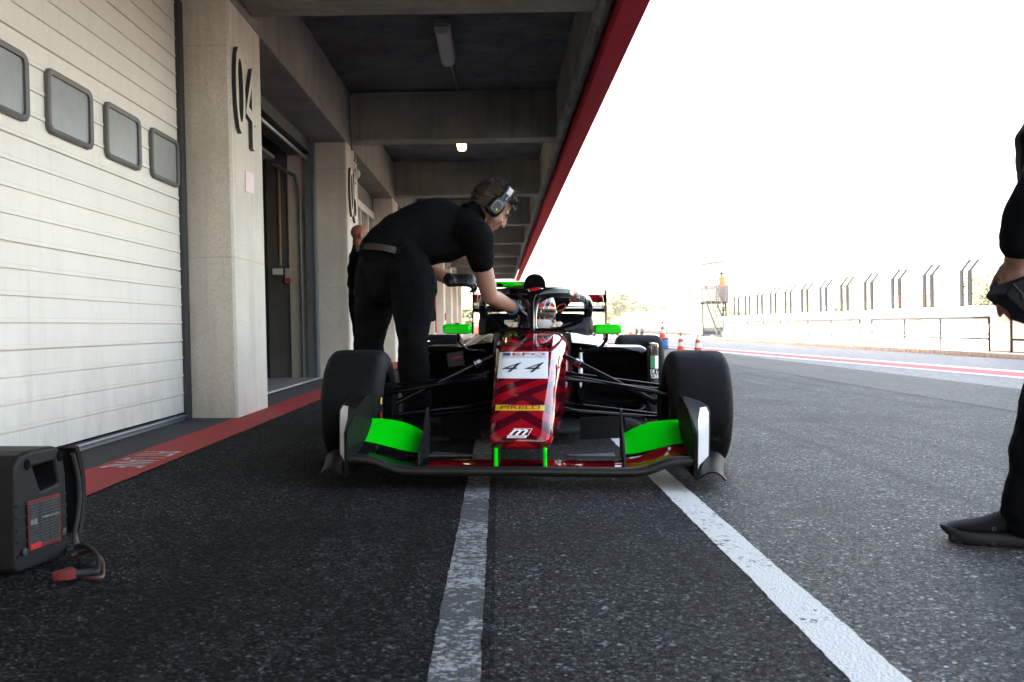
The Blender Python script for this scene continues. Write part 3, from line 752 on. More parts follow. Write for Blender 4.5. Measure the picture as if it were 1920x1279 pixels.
# ------------------------------------------------------------------ cones and drum
M['cone_orange'] = mat('cone_orange', (.62, .085, .02), .5)
M['cone_white'] = mat('cone_white', (.72, .72, .7), .45)
def cone_at(label, base, h=.52):
    t = thing('traffic_cone', label, 'traffic cone', tuple(base), group='orange and white traffic cones')
    k = h / .5
    b = MB(); b.box((-.15 * k, -.15 * k, 0), (.15 * k, .15 * k, .03)); b.build('base', M['cone_orange'], t, smooth=0, bevel=.008)
    rad = lambda z: lerp(.105, .022, (z - .03) / .47) * k
    for z0, z1, m_, nm in ((.03, .155, 'cone_orange', 'band'), (.155, .26, 'cone_white', 'reflective_band'), (.26, .335, 'cone_orange', 'band'), (.335, .42, 'cone_white', 'reflective_band'), (.42, .5, 'cone_orange', 'tip')):
        b = MB(); b.lathe([(rad(z0), z0 * k), (rad(z1), z1 * k)] + ([(rad(.5) * .6, .507 * k)] if z1 == .5 else []), 20); b.build(nm, M[m_], t)
c2, c3 = ground_at(1277, 661), ground_at(1309, 664)
cone_at('left one of the two orange and white cones standing on the asphalt', c2, .50)
cone_at('right one of the two orange and white cones standing on the asphalt', c3, .50)
dY = 29.0; dc = at(1243, 660, dY); dr_h = at(1243, 635, dY).z - gz(dc.x)
dt = thing('drum', 'blue plastic drum on the lane carrying a traffic cone', 'drum', (dc.x, dY, gz(dc.x)))
b = MB(); H_ = dr_h; b.lathe([(.16, 0), (.17, .02), (.17, H_ * .3), (.178, H_ * .33), (.17, H_ * .36), (.17, H_ * .64), (.178, H_ * .67), (.17, H_ * .7), (.17, H_ - .02), (.155, H_)], 24); b.build('body', mat('drum_blue', (.03, .13, .42), .4), dt)
b = MB(); b.lathe([(.172, H_ - .03), (.176, H_ - .02), (.172, H_ - .005)], 24, cap=False); b.build('rim', M['dark_steel'], dt)
cone_at('orange and white cone standing on top of the blue drum', V(dc.x, dY, gz(dc.x) + dr_h), .52)
# ================================================================== THE RACING CAR  (car frame: x to the picture's right, y rearwards from the front axle, z up)
CAR_LOC, CAR_ROT = V(0.122, 4.82, gz(0.122)), (0, math.atan(SLOPE), R(-3.5))
car = thing('race_car', 'red, black and green open wheel racing car numbered 44 with its nose towards the viewer', 'racing car', CAR_LOC, CAR_ROT)
CM = car.matrix_basis.copy(); CI = CM.inverted()
def CP(x, y, yc):
    """car-frame point of the plane y = yc seen at a picture point"""
    o = CI @ CAM; d = CI.to_3x3() @ ray(x, y); return o + d * ((yc - o.y) / d.y)

# ---- materials
def chevron(name, red=(0.34, 0.004, 0.012), dark=(0.085, 0.0015, 0.008), sx=1.0):
    m = mat(name, red, 0.6, coat=1.0, spec=.0); g = NG(m)
    p = g.new('ShaderNodeTexCoord').outputs['Object']
    s = g.new('ShaderNodeSeparateXYZ'); g.l.new(p, s.inputs[0])
    x, y, z = s.outputs
    # height-like coordinate along the nose: keeps bands even over the curved tip
    h = g.math('ADD', g.math('MULTIPLY', z, 1.0), g.math('MULTIPLY', y, 0.10))
    ax = g.math('ABSOLUTE', g.math('ADD', x, 0.0))
    a1 = g.math('FRACT', g.math('MULTIPLY', g.math('ADD', h, g.math('MULTIPLY', ax, 0.55)), 12.0))
    px = g.math('PINGPONG', g.math('ADD', x, 0.33), 0.16)
    a2 = g.math('FRACT', g.math('MULTIPLY', g.math('ADD', h, g.math('MULTIPLY', px, -0.30)), 15.0))
    a3 = g.math('FRACT', g.math('MULTIPLY', g.math('SUBTRACT', h, g.math('MULTIPLY', x, 0.42)), 15.0))
    b1, b2, b3 = (g.math('GREATER_THAN', a, 0.5) for a in (a1, a2, a3))
    low = g.math('LESS_THAN', h, 0.315); mid = g.math('LESS_THAN', h, 0.42)
    f = g.math('ADD', g.math('MULTIPLY', low, b1), g.math('MULTIPLY', g.math('SUBTRACT', 1.0, low), g.math('ADD', g.math('MULTIPLY', mid, b3), g.math('MULTIPLY', g.math('SUBTRACT', 1.0, mid), b2))))
    g.l.new(g.mix(f, red, dark), g.b.inputs['Base Color'])
    return m
M['chev'] = chevron('red_chevron_paint')
M['red_paint'] = mat('red_paint', (0.30, 0.005, 0.010), 0.6, coat=0.8, spec=0)
M['wing_red'] = mat('wing_red_paint', (0.22, 0.005, 0.010), 0.6, coat=0.5, spec=0)
def carbon(name, c=0.022, rough=0.32, coat=0.5):
    m = mat(name, (c, c, c), rough, coat=coat); g = NG(m)
    p = g.new('ShaderNodeTexCoord').outputs['Object']
    s = g.new('ShaderNodeSeparateXYZ'); g.l.new(p, s.inputs[0])
    u_ = g.math('MULTIPLY', g.math('ADD', s.outputs[0], g.math('MULTIPLY', s.outputs[1], .6)), 120.0); v_ = g.math('MULTIPLY', s.outputs[2], 120.0)
    a = g.math('FRACT', g.math('ADD', u_, v_)); q = g.math('GREATER_THAN', a, .5)
    g.l.new(g.mix(q, (c * .6, c * .6, c * .6), (c * 2.2, c * 2.1, c * 1.9)), g.b.inputs['Base Color'])
    return m
M['carbon'] = carbon('carbon_weave', 0.006, .5, .04)
M['carbon_pale'] = carbon('carbon_weave_vane', 0.0065, .55, 0.0)
M['carbon_pale'].node_tree.nodes['Principled BSDF'].inputs['Specular IOR Level'].default_value = .06
M['black_gloss'] = mat('black_gloss', (0.004, 0.004, 0.005), 0.5, coat=1.0, spec=0)
M['black_paint'] = mat('black_paint', (0.004, 0.004, 0.005), 0.5, coat=0.4, spec=0)
M['matt_black'] = mat('matt_black', (0.003, 0.003, 0.0035), 0.8, spec=.05)
M['green'] = mat('green_paint', (0.0, 0.90, 0.004), 0.6, coat=0.8, spec=0, noise=(40, .5, (0.0, .84, .004)))
g = NG(M['green']); old = g.b.inputs['Base Color'].links[0].from_socket; pz = g.new('ShaderNodeTexCoord').outputs['Object']
vv = g.vor(pz, 34); chip = g.ramp(vv.outputs['Distance'], [(.05, 1.0), (.075, 0.0)]); sel = g.new('ShaderNodeSeparateColor'); g.l.new(vv.outputs['Color'], sel.inputs[0])
c_ = g.mix(g.math('MULTIPLY', chip, g.math('GREATER_THAN', sel.outputs[0], .55)), old, (.01, .06, .01)); c_ = g.mix(g.ramp(g.noise(pz, 9, 6, .7), [(.55, 0.0), (.75, .35)]), c_, (.0, .40, .004)); g.l.new(c_, g.b.inputs['Base Color'])
M['sticker_white'] = mat('sticker_white', (0.90, 0.905, 0.91), 0.45)
M['panel_white'] = mat('panel_white', (0.80, 0.80, 0.80), 0.3)
M['sticker_black'] = mat('sticker_black', (0.006, 0.006, 0.007), 0.4)
M['sticker_yellow'] = mat('sticker_yellow', (0.78, 0.55, 0.02), 0.35)
M['sticker_red'] = mat('sticker_red', (0.42, 0.01, 0.02), 0.35)
M['sticker_blue'] = mat('sticker_blue', (0.01, 0.05, 0.16), 0.35)
M['sticker_green'] = mat('sticker_green', (0.01, 0.16, 0.06), 0.35)
M['sticker_cream'] = mat('sticker_cream', (0.6, 0.5, 0.42), 0.35)
M['metal'] = mat('bright_metal', (0.55, 0.55, 0.56), 0.25, 1.0)
def tyre_mat():
    m = mat('tyre_rubber', (0.008, 0.0085, 0.0095), 0.62, spec=.12); g = NG(m)
    p = g.new('ShaderNodeTexCoord').outputs['Object']
    a = g.noise(p, 14, 8, .7); b = g.noise(p, 120, 5, .7); c = g.noise(p, 4, 5, .7, 1.0)
    col = g.mix(g.ramp(a, [(.35, 0.0), (.7, 1.0)]), (0.004, 0.0042, 0.0048), (0.010, 0.0105, 0.0115))
    col = g.mix(g.ramp(c, [(.56, 0.0), (.62, .6)]), col, (0.042, 0.042, 0.043))
    g.l.new(col, g.b.inputs['Base Color'])
    g.l.new(g.bump(g.math('ADD', g.math('MULTIPLY', b, .6), a), .8, .004), g.b.inputs['Normal'])
    g.l.new(g.ramp(a, [(.3, .5), (.7, .8)]), g.b.inputs['Roughness'])
    return m
M['tyre'] = tyre_mat()

# ---- nose and chassis (one painted body)
NOSE = [(-.728, .070, .196, .172), (-.722, .100, .212, .158), (-.708, .118, .225, .151), (-.68, .128, .243, .147), (-.64, .133, .262, .144), (-.58, .138, .285, .142), (-.5, .143, .312, .140), (-.4, .149, .345, .138),
        (-.3, .154, .376, .137), (-.2, .160, .404, .136), (-.1, .165, .430, .136), (0, .171, .453, .138), (.15, .178, .489, .144), (.3, .186, .521, .152), (.45, .194, .549, .162), (.6, .203, .574, .175), (.75, .211, .596, .19), (.9, .219, .615, .205), (.98, .223, .625, .21), (1.03, .226, .626, .215)]
def nose_ring(st, n=56):
    yc, hw, zt, zb = st; P = []
    zc, hz = (zt + zb) / 2, (zt - zb) / 2
    for k in range(n):
        a = 2 * math.pi * k / n; c, s = math.cos(a), math.sin(a); e = 2 / (3.4 + 3.2 * min(1, max(0, (yc + .72) / .5)))
        x = hw * math.copysign(abs(c) ** e, c); z = hz * math.copysign(abs(s) ** e, s)
        t = max(0, z / hz) ; x *= 1 - .10 * t ** 2
        z -= .004 * (abs(x) / hw) ** 2 * (1 if z > 0 else 0)
        P.append(V(x, yc, zc + z))
    return P
b = MB(); b.loft([nose_ring(s) for s in NOSE])
nose = b.build('nose', M['chev'], car, smooth=60)
NB = BVHTree.FromPolygons([tuple(p) for p in b.v], b.f)
def on(bvh, x, y, off=.0015):
    """the point of a surface seen at a picture point, lifted off it a little"""
    o = CI @ CAM; d = (CI.to_3x3() @ ray(x, y)).normalized()
    h = bvh.ray_cast(o, d, 30)
    if h[0] is None: return None
    n = h[1] if h[1].dot(d) < 0 else -h[1]
    return h[0] + n * off
def decal(bvh, name, m, corners, parent, off=.0015, n=10, label=None):
    """a quadrilateral sticker: corners (tl, tr, br, bl) in picture points"""
    tl, tr, br, bl = [Vector(c) for c in corners]; g_ = []
    for i in range(n + 1):
        row = []
        for j in range(n + 1):
            t, s = i / n, j / n; q = tl.lerp(tr, s).lerp(bl.lerp(br, s), t); h = on(bvh, q.x, q.y, off)
            if h is None: return None
            row.append(h)
        g_.append(row)
    b = MB(); b.sheet(g_); return b.build(name, m, parent, smooth=60)
def letters(bvh, name, m, body, corners, parent, off=.003, shear=0.0, cuts=7, bold=0.0):
    tl, tr, br, bl = [Vector(c) for c in corners]
    vs, fs = text2d(body, shear=shear, cuts=cuts, bold=bold); P = []; ok = []
    for s, t in vs:
        q = bl.lerp(br, s + .5).lerp(tl.lerp(tr, s + .5), t + .5); h = on(bvh, q.x, q.y, off); P.append(h)
    F_ = [f for f in fs if all(P[i] is not None for i in f)]
    b = MB(); b.add([p or V(0, 0, 0) for p in P], F_); return b.build(name, m, parent, smooth=0)
def poly_on(bvh, name, m, pts, parent, off=.002, cuts=8):
    bm_ = bmesh.new(); bm_.faces.new([bm_.verts.new((x, y, 0)) for x, y in pts])
    x0, x1 = min(p[0] for p in pts), max(p[0] for p in pts); y0, y1 = min(p[1] for p in pts), max(p[1] for p in pts)
    for k in range(1, cuts):
        for no, t in ((V(1, 0, 0), lerp(x0, x1, k / cuts)), (V(0, 1, 0), lerp(y0, y1, k / cuts))):
            bmesh.ops.bisect_plane(bm_, geom=bm_.verts[:] + bm_.edges[:] + bm_.faces[:], plane_co=no * t, plane_no=no)
    bm_.verts.index_update(); vs = [(v.co.x, v.co.y) for v in bm_.verts]; fs = [[v.index for v in f.verts] for f in bm_.faces]; bm_.free()
    P = [on(bvh, x, y, off) for x, y in vs]; F_ = [f for f in fs if all(P[i] is not None for i in f)]
    root = list(range(len(P)))
    def find(i):
        while root[i] != i: i = root[i]
        return i
    for f in F_:
        for i in f[1:]: root[find(i)] = find(f[0])
    cnt = {}
    for f in F_: cnt[find(f[0])] = cnt.get(find(f[0]), 0) + 1
    best = max(cnt, key=cnt.get); F_ = [f for f in F_ if find(f[0]) == best]
    used = sorted({i for f in F_ for i in f}); ix = {i: k for k, i in enumerate(used)}
    b = MB(); b.add([P[i] for i in used], [[ix[i] for i in f] for f in F_]); return b.build(name, m, parent, smooth=60)

pl = decal(NB, 'number_plate', M['sticker_white'], ((937.5, 661), (1028.5, 660), (1027, 710.5), (932, 710)), nose, n=14)
for xa_, xb_ in ((941.5, 978), (984, 1020.5)): letters(NB, 'race_number', M['sticker_black'], '4', ((xa_, 680), (xb_, 680.6), (xb_, 699), (xa_, 699)), nose, shear=.55, bold=.0)
decal(NB, 'emblem', M['sticker_blue'], ((943.5, 662.5), (957.5, 662.5), (957, 668), (942.5, 668)), nose, off=.003, n=4)
letters(NB, 'series_name', M['sticker_red'], 'EFO', ((961, 662.5), (1023, 662.5), (1023, 667.6), (961, 667.6)), nose, bold=.012)
letters(NB, 'series_lettering', M['sticker_black'], 'EUROFORMULA OPEN', ((942, 669.6), (1022, 669.6), (1022, 671.6), (942, 671.6)), nose)
decal(NB, 'sponsor_band', M['sticker_yellow'], ((930, 759.5), (1021.5, 760.5), (1021, 770.5), (929, 770.5)), nose, n=14)
letters(NB, 'sponsor_name', M['sticker_red'], 'PIRELLI', ((939, 762.2), (1013, 762.2), (1012, 768.2), (938, 768.2)), nose, bold=.014)
b_ = poly_on(NB, 'sponsor_flourish', M['sticker_red'], [(939, 762.4), (960, 760.6), (990, 760.2), (1013, 761.6), (1008, 762.8), (985, 761.4), (960, 761.8), (944, 763.6)], nose, off=.0032)
letters(NB, 'team_emblem', M['sticker_white'], 'm', ((957, 806), (991, 806), (988, 816.5), (953.5, 816.5)), nose, shear=.35, bold=.02)
decal(NB, 'team_plate', M['sticker_white'], ((951.5, 817.6), (988.5, 817.6), (986.5, 821.6), (950, 821.6)), nose, n=6)
letters(NB, 'team_name', M['sticker_black'], 'motopark', ((955, 818.0), (983, 818.0), (982, 821.3), (954, 821.3)), nose)
for q in (((963, 804), (998.5, 804), (998, 804.9), (962.5, 804.9)), ((997.3, 804), (998.6, 804), (990.3, 817.2), (989, 817.2)), ((951, 816.6), (990.5, 816.6), (990.3, 817.3), (950.8, 817.3))):
    decal(NB, 'emblem_border', M['sticker_white'], q, nose, n=6)
# black cockpit surround paint at the top of the nose
poly_on(NB, 'black_panel', M['black_gloss'], [(905, 672), (911, 664), (924, 650), (938, 640), (955, 634.5), (946, 625), (938, 620.5), (905, 620)], nose, cuts=16)
poly_on(NB, 'black_panel', M['black_gloss'], [(954, 621), (967, 620.2), (980, 621), (986, 630), (989.5, 643), (979, 643), (970, 633)], nose, cuts=14)
# side lettering of the nose
for k, (y, s_) in enumerate(((676, 1), (684, 1), (693, 1), (704, 1), (716, .8), (724, .7))):
    decal(NB, 'side_stripe', M['sticker_cream'], ((914.2 + .1 * k, y - 9), (918.2, y - 12), (918.0, y - 8.5), (914.0, y - 5)), nose, n=3)
# small camera bolts either side
for x in (937, 1030.5):
    p = on(NB, x, 652.5, .006)
    b = MB(); b.lathe([(.012, -.004), (.014, .004), (.008, .012)], 12, lambda X, Y, Z: p + V(X, -Z, Y * .9)); b.build('fastener', M['matt_black'], nose)
for x, y in ((925, 620), (940, 617.5), (978, 617), (997, 617.5), (1015, 616.6), (1032, 619)):
    p = on(NB, x, y + 2.5, .003)
    if p:
        b = MB(); b.ell(p, (.007, .007, .005), n=8); b.build('bolt', M['metal'], nose)

# ---- cockpit tub, flanks, engine cover
b = MB()
def tub_ring(yc, hw, zt, zb, t=.035):
    return [V(-hw, yc, zb), V(-hw - .01, yc, (zt + zb) / 2), V(-hw, yc, zt), V(-hw + t, yc, zt + .005), V(-hw + t + .01, yc, zb + .12), V(hw - t - .01, yc, zb + .12), V(hw - t, yc, zt + .005), V(hw, yc, zt), V(hw + .01, yc, (zt + zb) / 2), V(hw, yc, zb)]
b.loft([tub_ring(1.031, .222, .618, .215), tub_ring(1.2, .235, .628, .18), tub_ring(1.5, .26, .63, .12), tub_ring(1.9, .29, .63, .08), tub_ring(2.2, .31, .63, .07)])
b.build('cockpit_tub', M['black_gloss'], car, smooth=50)
b = MB(); rim = [V(-.20, 1.035, .628), V(-.13, 1.03, .635), V(0, 1.03, .638), V(.13, 1.03, .635), V(.20, 1.035, .628)]
b.tube(rim, .010, 8); b.build('cockpit_rim', M['black_gloss'], car)
# sloping flank between tub and sidepod
for s in (-1, 1):
    b = MB(); g_ = []
    for yc, x0, z0, x1, z1 in ((1.045, .222, .615, .232, .56), (1.3, .24, .630, .33, .545), (1.6, .26, .635, .44, .525), (2.0, .33, .65, .50, .52), (2.6, .33, .64, .50, .51)):
        g_.append([V(s * lerp(x0, x1, t), yc, lerp(z0, z1, t ** 1.6 if t < 1 else 1) - .02 * math.sin(math.pi * t)) for t in [k / 8 for k in range(9)]])
    b.sheet(g_, .012); b.build('cockpit_flank', M['black_gloss'], car, smooth=60)
# headrest / roll structure block behind the driver
b = MB()
def blk(yc, hw, zt, zb):
    P = []
    for k in range(40):
        a = 2 * math.pi * k / 40; c, s_ = math.cos(a), math.sin(a); e = 2 / 7.5
        P.append(V(hw * math.copysign(abs(c) ** e, c), yc, (zt + zb) / 2 + (zt - zb) / 2 * math.copysign(abs(s_) ** e, s_)))
    return P
b.loft([blk(1.86, .36, .722, .45), blk(1.88, .380, .738, .44), blk(1.94, .392, .746, .43), blk(2.2, .38, .745, .42), blk(2.7, .26, .70, .4), blk(3.3, .12, .6, .36)])
b.build('headrest', M['black_paint'], car, smooth=60)
# engine cover spine, airbox and intake dome
b = MB(); b.loft([blk(2.10, .235, .925, .82), blk(2.12, .238, .93, .80), blk(2.3, .2, .92, .76), blk(2.8, .10, .84, .6), blk(3.4, .04, .66, .5)])
b.build('airbox', M['black_paint'], car, smooth=60)
pcen = CP(1003, 540, 2.15)
b = MB()
prof = []
for k in range(15):
    a = math.pi * k / 14; prof.append((math.cos(a), math.sin(a) ** .62))
def dome(yc, w_, h_): return [V(pcen.x + w_ * c, yc, .915 + h_ * s_) for c, s_ in prof]
b.loft([dome(2.085, .068, .098), dome(2.10, .076, .106), dome(2.3, .075, .10), dome(2.6, .05, .05)]); b.build('intake_dome', M['matt_black'], car, smooth=60)
b = MB(); q0, q1 = CP(925, 528.5, 2.2), CP(985, 538.5, 2.2)
b.box((q0.x, 2.15, q1.z), (q1.x, 2.28, q0.z)); b.build('camera_bar', M['green'], car, bevel=.012, smooth=40)
b = MB(); q0, q1 = CP(931, 531, 2.14), CP(944, 537.5, 2.14); b.box((q0.x, 2.125, q1.z), (q1.x, 2.16, q0.z)); cb = b.build('camera', M['matt_black'], car, bevel=.012)
b = MB(); qc = (q0 + q1) / 2; b.lathe([(.012, 0), (.01, .006)], 12, lambda x, y, z: V(qc.x + .008 + x, 2.124 - z, qc.z + y)); b.build('lens', M['black_gloss'], cb)
# harness mounts beside the helmet
for s in (-1, 1):
    b = MB(); b.box((s * .135 - .03, 1.60, .648), (s * .135 + .03, 1.64, .69)); b.box((s * .135 - .06, 1.62, .665), (s * .135 + .0, 1.66, .70)); b.tube([V(s * .16, 1.59, .67), V(s * .16, 1.64, .67)], .02, 12); b.build('headrest_clip', M['metal'], car, bevel=.004)

# ---- halo
ring = [(.018, 1.10, .838), (.06, 1.105, .850), (.13, 1.15, .858), (.22, 1.30, .858), (.29, 1.50, .846), (.335, 1.70, .828), (.352, 1.84, .806), (.356, 1.90, .78), (.35, 1.94, .70)]
def smooth_path(P, n=40):
    P = [Vector(p) for p in P]; out = []
    Q = [P[0] * 2 - P[1]] + P + [P[-1] * 2 - P[-2]]
    for i in range(1, len(Q) - 2):
        a, b_, c, d = Q[i - 1:i + 3]
        for k in range(n // (len(P) - 1)):
            t = k / (n // (len(P) - 1)); out.append(.5 * ((2 * b_) + (c - a) * t + (2 * a - 5 * b_ + 4 * c - d) * t * t + (3 * b_ - a - 3 * c + d) * t ** 3))
    return out + [P[-1]]
halo = thing_part = MB()
hp = smooth_path(ring); rr_ = [.026 if i < len(hp) * .75 else .032 for i in range(len(hp))]
full = [V(-p.x, p.y, p.z) for p in hp[::-1]] + hp
halo.tube(full, [.03] * len(full), 14, flat=1.0)
hb = halo.build('halo', M['black_gloss'], car, smooth=60)
HB = BVHTree.FromPolygons([tuple(p) for p in halo.v], halo.f)
b = MB(); b.loft([[V(x * w_, 1.06 + d_ + (y - .5) * .12, z) for x, y in ((-1, .2), (-.6, 0), (.6, 0), (1, .2), (1, .8), (.6, 1), (-.6, 1), (-1, .8))] for z, w_, d_ in ((.63, .022, -.01), (.66, .016, .0), (.76, .015, .04), (.81, .018, .055), (.845, .04, .06))])
b.build('halo_pillar', M['black_gloss'], hb, smooth=50, bevel=.003)
# polished fairing strip on the picture-right side of the pillar
for s in (-1, 1):
    fp = smooth_path([V(s * .012, 1.07, .64), V(s * .013, 1.085, .72), V(s * .020, 1.095, .775), V(s * .045, 1.105, .822), V(s * .095, 1.125, .850), V(s * .15, 1.18, .858)], 40)
    b = MB(); b.tube(fp, [.014 + .012 * min(1, k / 25) for k in range(len(fp))], 10); b.build('fairing', M['black_gloss'], hb, smooth=60)
    if s == 1:
        b = MB(); b.tube([p + V(.010, -.016, -.004) for p in fp[:22]], .0042, 6); b.build('fairing_edge', M['alu'], hb)
b = MB(); b.box((.008, 1.03, .63), (.034, 1.06, .655)); b.build('pillar_bracket', M['metal'], hb, bevel=.006)
def halo_quad(nm, m, x0, x1, dy0, dy1):
    def edge(x):
        ys = [y / 2 for y in range(1060, 1200) if on(HB, x, y / 2, 0) is not None]
        return (min(ys), max(ys)) if ys else (None, None)
    a, b2 = edge(x0), edge(x1)
    if None in a or None in b2: return None
    L = lambda e, t: lerp(e[0], e[1], t)
    return ((x0, L(a, dy0)), (x1, L(b2, dy0)), (x1, L(b2, dy1)), (x0, L(a, dy1)))
for x0, x1, m_ in ((1066, 1069.6, 'sticker_green'), (1069.6, 1075.2, 'sticker_white'), (1075.2, 1079.4, 'sticker_red')):
    q = halo_quad('f', None, x0, x1, .08, .62)
    if q: decal(HB, 'flag_band', M[m_], q, hb, n=4)
q = halo_quad('t', None, 1081, 1097, .1, .62)
if q: letters(HB, 'driver_name', M['sticker_white'], 'DE LA', q, hb, off=.002, cuts=5)
for x, y0 in ((1101.5, 571),):
    p = on(HB, x, y0, .002)
    if p: letters(HB, 'driver_name', M['sticker_white'], 'TORRE', ((1098, 556), (1103, 562), (1103, 580), (1098, 578)), hb, off=.002, cuts=5)
letters(HB, 'driver_name', M['sticker_white'], 'TORRE', ((895.5, 556), (903, 556), (906, 573), (899, 573)), hb, off=.002, cuts=5)

# ---- sidepods
def pod_ring(s, yc, x0, x1, zt, zb, r=.06, n=6, slope=.0):
    P = []
    for cx, cz, a0 in ((x1 - r, zt - r, 0), (x0 + r, zt - r, 90), (x0 + r, zb + r, 180), (x1 - r, zb + r, 270)):
        for k in range(n + 1):
            a = R(a0 + 90 * k / n); x = cx + r * math.cos(a); z = cz + r * math.sin(a)
            P.append(V(s * x, yc, z + slope * (x - x0)))
    return P
for s in (-1, 1):
    b = MB()
    b.loft([pod_ring(s, 1.75, .36, .62, .44, .22, .05), pod_ring(s, 1.50, .31, .685, .468, .20, .07), pod_ring(s, 1.42, .285, .70, .482, .185, .075),
            pod_ring(s, 1.385, .272, .715, .505, .165, .085), pod_ring(s, 1.40, .262, .728, .523, .15, .085), pod_ring(s, 1.46, .26, .738, .532, .14, .08), pod_ring(s, 1.9, .26, .755, .535, .08, .08), pod_ring(s, 2.4, .26, .72, .50, .08, .08), pod_ring(s, 2.9, .2, .5, .42, .08, .07), pod_ring(s, 3.3, .1, .3, .34, .08, .05)])
    for k_, q_ in enumerate(b.f): b.m[k_] = 1 if sum(b.v[i_].y for i_ in q_) / len(q_) > 1.41 and max(abs(b.v[i_].x) for i_ in q_) < .702 and k_ < 28 * 2 or k_ == len(b.f) - 2 else 0
    b.build('sidepod', [M['black_gloss'], M['matt_black']], car, smooth=55)
    # side panel carrying stickers, curling in at the front
    b = MB(); g_ = []
    for x, yc in ((.700, 1.345), (.712, 1.34), (.735, 1.345), (.758, 1.37), (.772, 1.41), (.778, 1.50), (.78, 1.9), (.76, 2.5)):
        zt = .548 - (.0 if x > .72 else .012); g_.append([V(s * x, yc, z) for z in (.07, .2, .35, .47, zt - .02, zt - .006, zt)] + [V(s * (x - .03), yc + .02, zt + .004)])
    b.sheet(g_, .006); sp = b.build('side_panel', M['black_gloss'], car, smooth=50)
    if s == 1:
        SB = BVHTree.FromPolygons([tuple(p) for p in b.v], b.f)
        xa, xb = 1219.5, 1237
        for t0, t1, m_ in ((0, .5, 'sticker_green'), (.5, .82, 'sticker_white'), (.82, 1, 'sticker_red')):
            decal(SB, 'flag_band', M[m_], ((lerp(xa, xb, t0), 667), (lerp(xa, xb, t1), 667), (lerp(xa, xb, t1), 691), (lerp(xa, xb, t0), 691)), sp, n=4)
        letters(SB, 'driver_name', M['sticker_white'], 'DE LA', ((xa, 693), (xb, 693), (xb, 700), (xa, 700)), sp, cuts=4)
        letters(SB, 'driver_name', M['sticker_white'], 'TORRE', ((xa, 702), (xb, 702), (xb, 709.5), (xa, 709.5)), sp, cuts=4)
        decal(SB, 'sponsor_patch', M['sticker_green'], ((xa, 717), (xb, 717), (xb, 728), (xa, 728)), sp, n=4)
        for y0, y1, x0 in ((719, 726, 5), (739, 744, 0), (746, 749, 3), (754, 761, 2), (766, 768, 1)):
            decal(SB, 'sponsor_patch', M['sticker_white'], ((xa + x0, y0), (xb - 1, y0 - .5), (xb - 2, y1 - .5), (xa + x0 + 1, y1)), sp, n=3, off=.003)
# bulge next to the chassis: crash structure with white number oval
b = MB(); b.ell(V(.292, 1.37, .40), (.014, .012, .125), n=16); b.build('white_badge', M['sticker_white'], car)
sb0, sb1 = CP(841, 662, 1.22), CP(872, 690, 1.22)
b = MB(); b.box((sb0.x, 1.20, sb1.z), (sb1.x, 1.24, sb0.z), M=Matrix.Translation((sb0.x, 0, sb1.z)) @ Matrix.Rotation(R(-8), 4, 'Y') @ Matrix.Translation((-sb0.x, 0, -sb1.z))); sbx = b.build('sensor_box', M['black_plastic'], car, smooth=0, bevel=.006)
decal_q = [CP(x, y, 1.195) for x, y in ((848, 671), (866, 667), (866, 669.5), (848, 673.5))]
b = MB(); b.add(decal_q, [(0, 1, 2, 3)]); b.build('red_stripe', M['sticker_red'], sbx, smooth=0)
# floor and splitter
b = MB(); b.box((-.70, 1.25, .055), (.70, 3.25, .075)); b.box((-.30, .75, .055), (.30, 1.247, .075)); b.build('floor', M['carbon'], car, smooth=0, bevel=.004)
for s in (-1, 1):
    q0, q1 = CP(1088, 781, .75), CP(1165, 823, .75); xa, xb = abs(q0.x), abs(q1.x)
    b = MB(); b.sheet([[V(s * xa, .72, z) for z in (q1.z, q0.z)], [V(s * lerp(xa, xb, .5), .75, z) for z in (q1.z, q0.z)], [V(s * xb, .80, z) for z in (q1.z, q0.z)]], .006); b.build('turning_vane', M['carbon_pale'], car, smooth=40)
    q0, q1 = CP(1165, 788, 1.1), CP(1212, 812, 1.1)
    b = MB(); b.tube([V(s * q0.x, 1.05, q0.z - .02), V(s * lerp(q0.x, q1.x, .5), 1.08, lerp(q0.z, q1.z, .4)), V(s * q1.x, 1.15, q1.z + .0)], [(.04, .05), (.035, .04), (.01, .01)], 12); b.build('brake_duct', M['carbon_pale'], car)

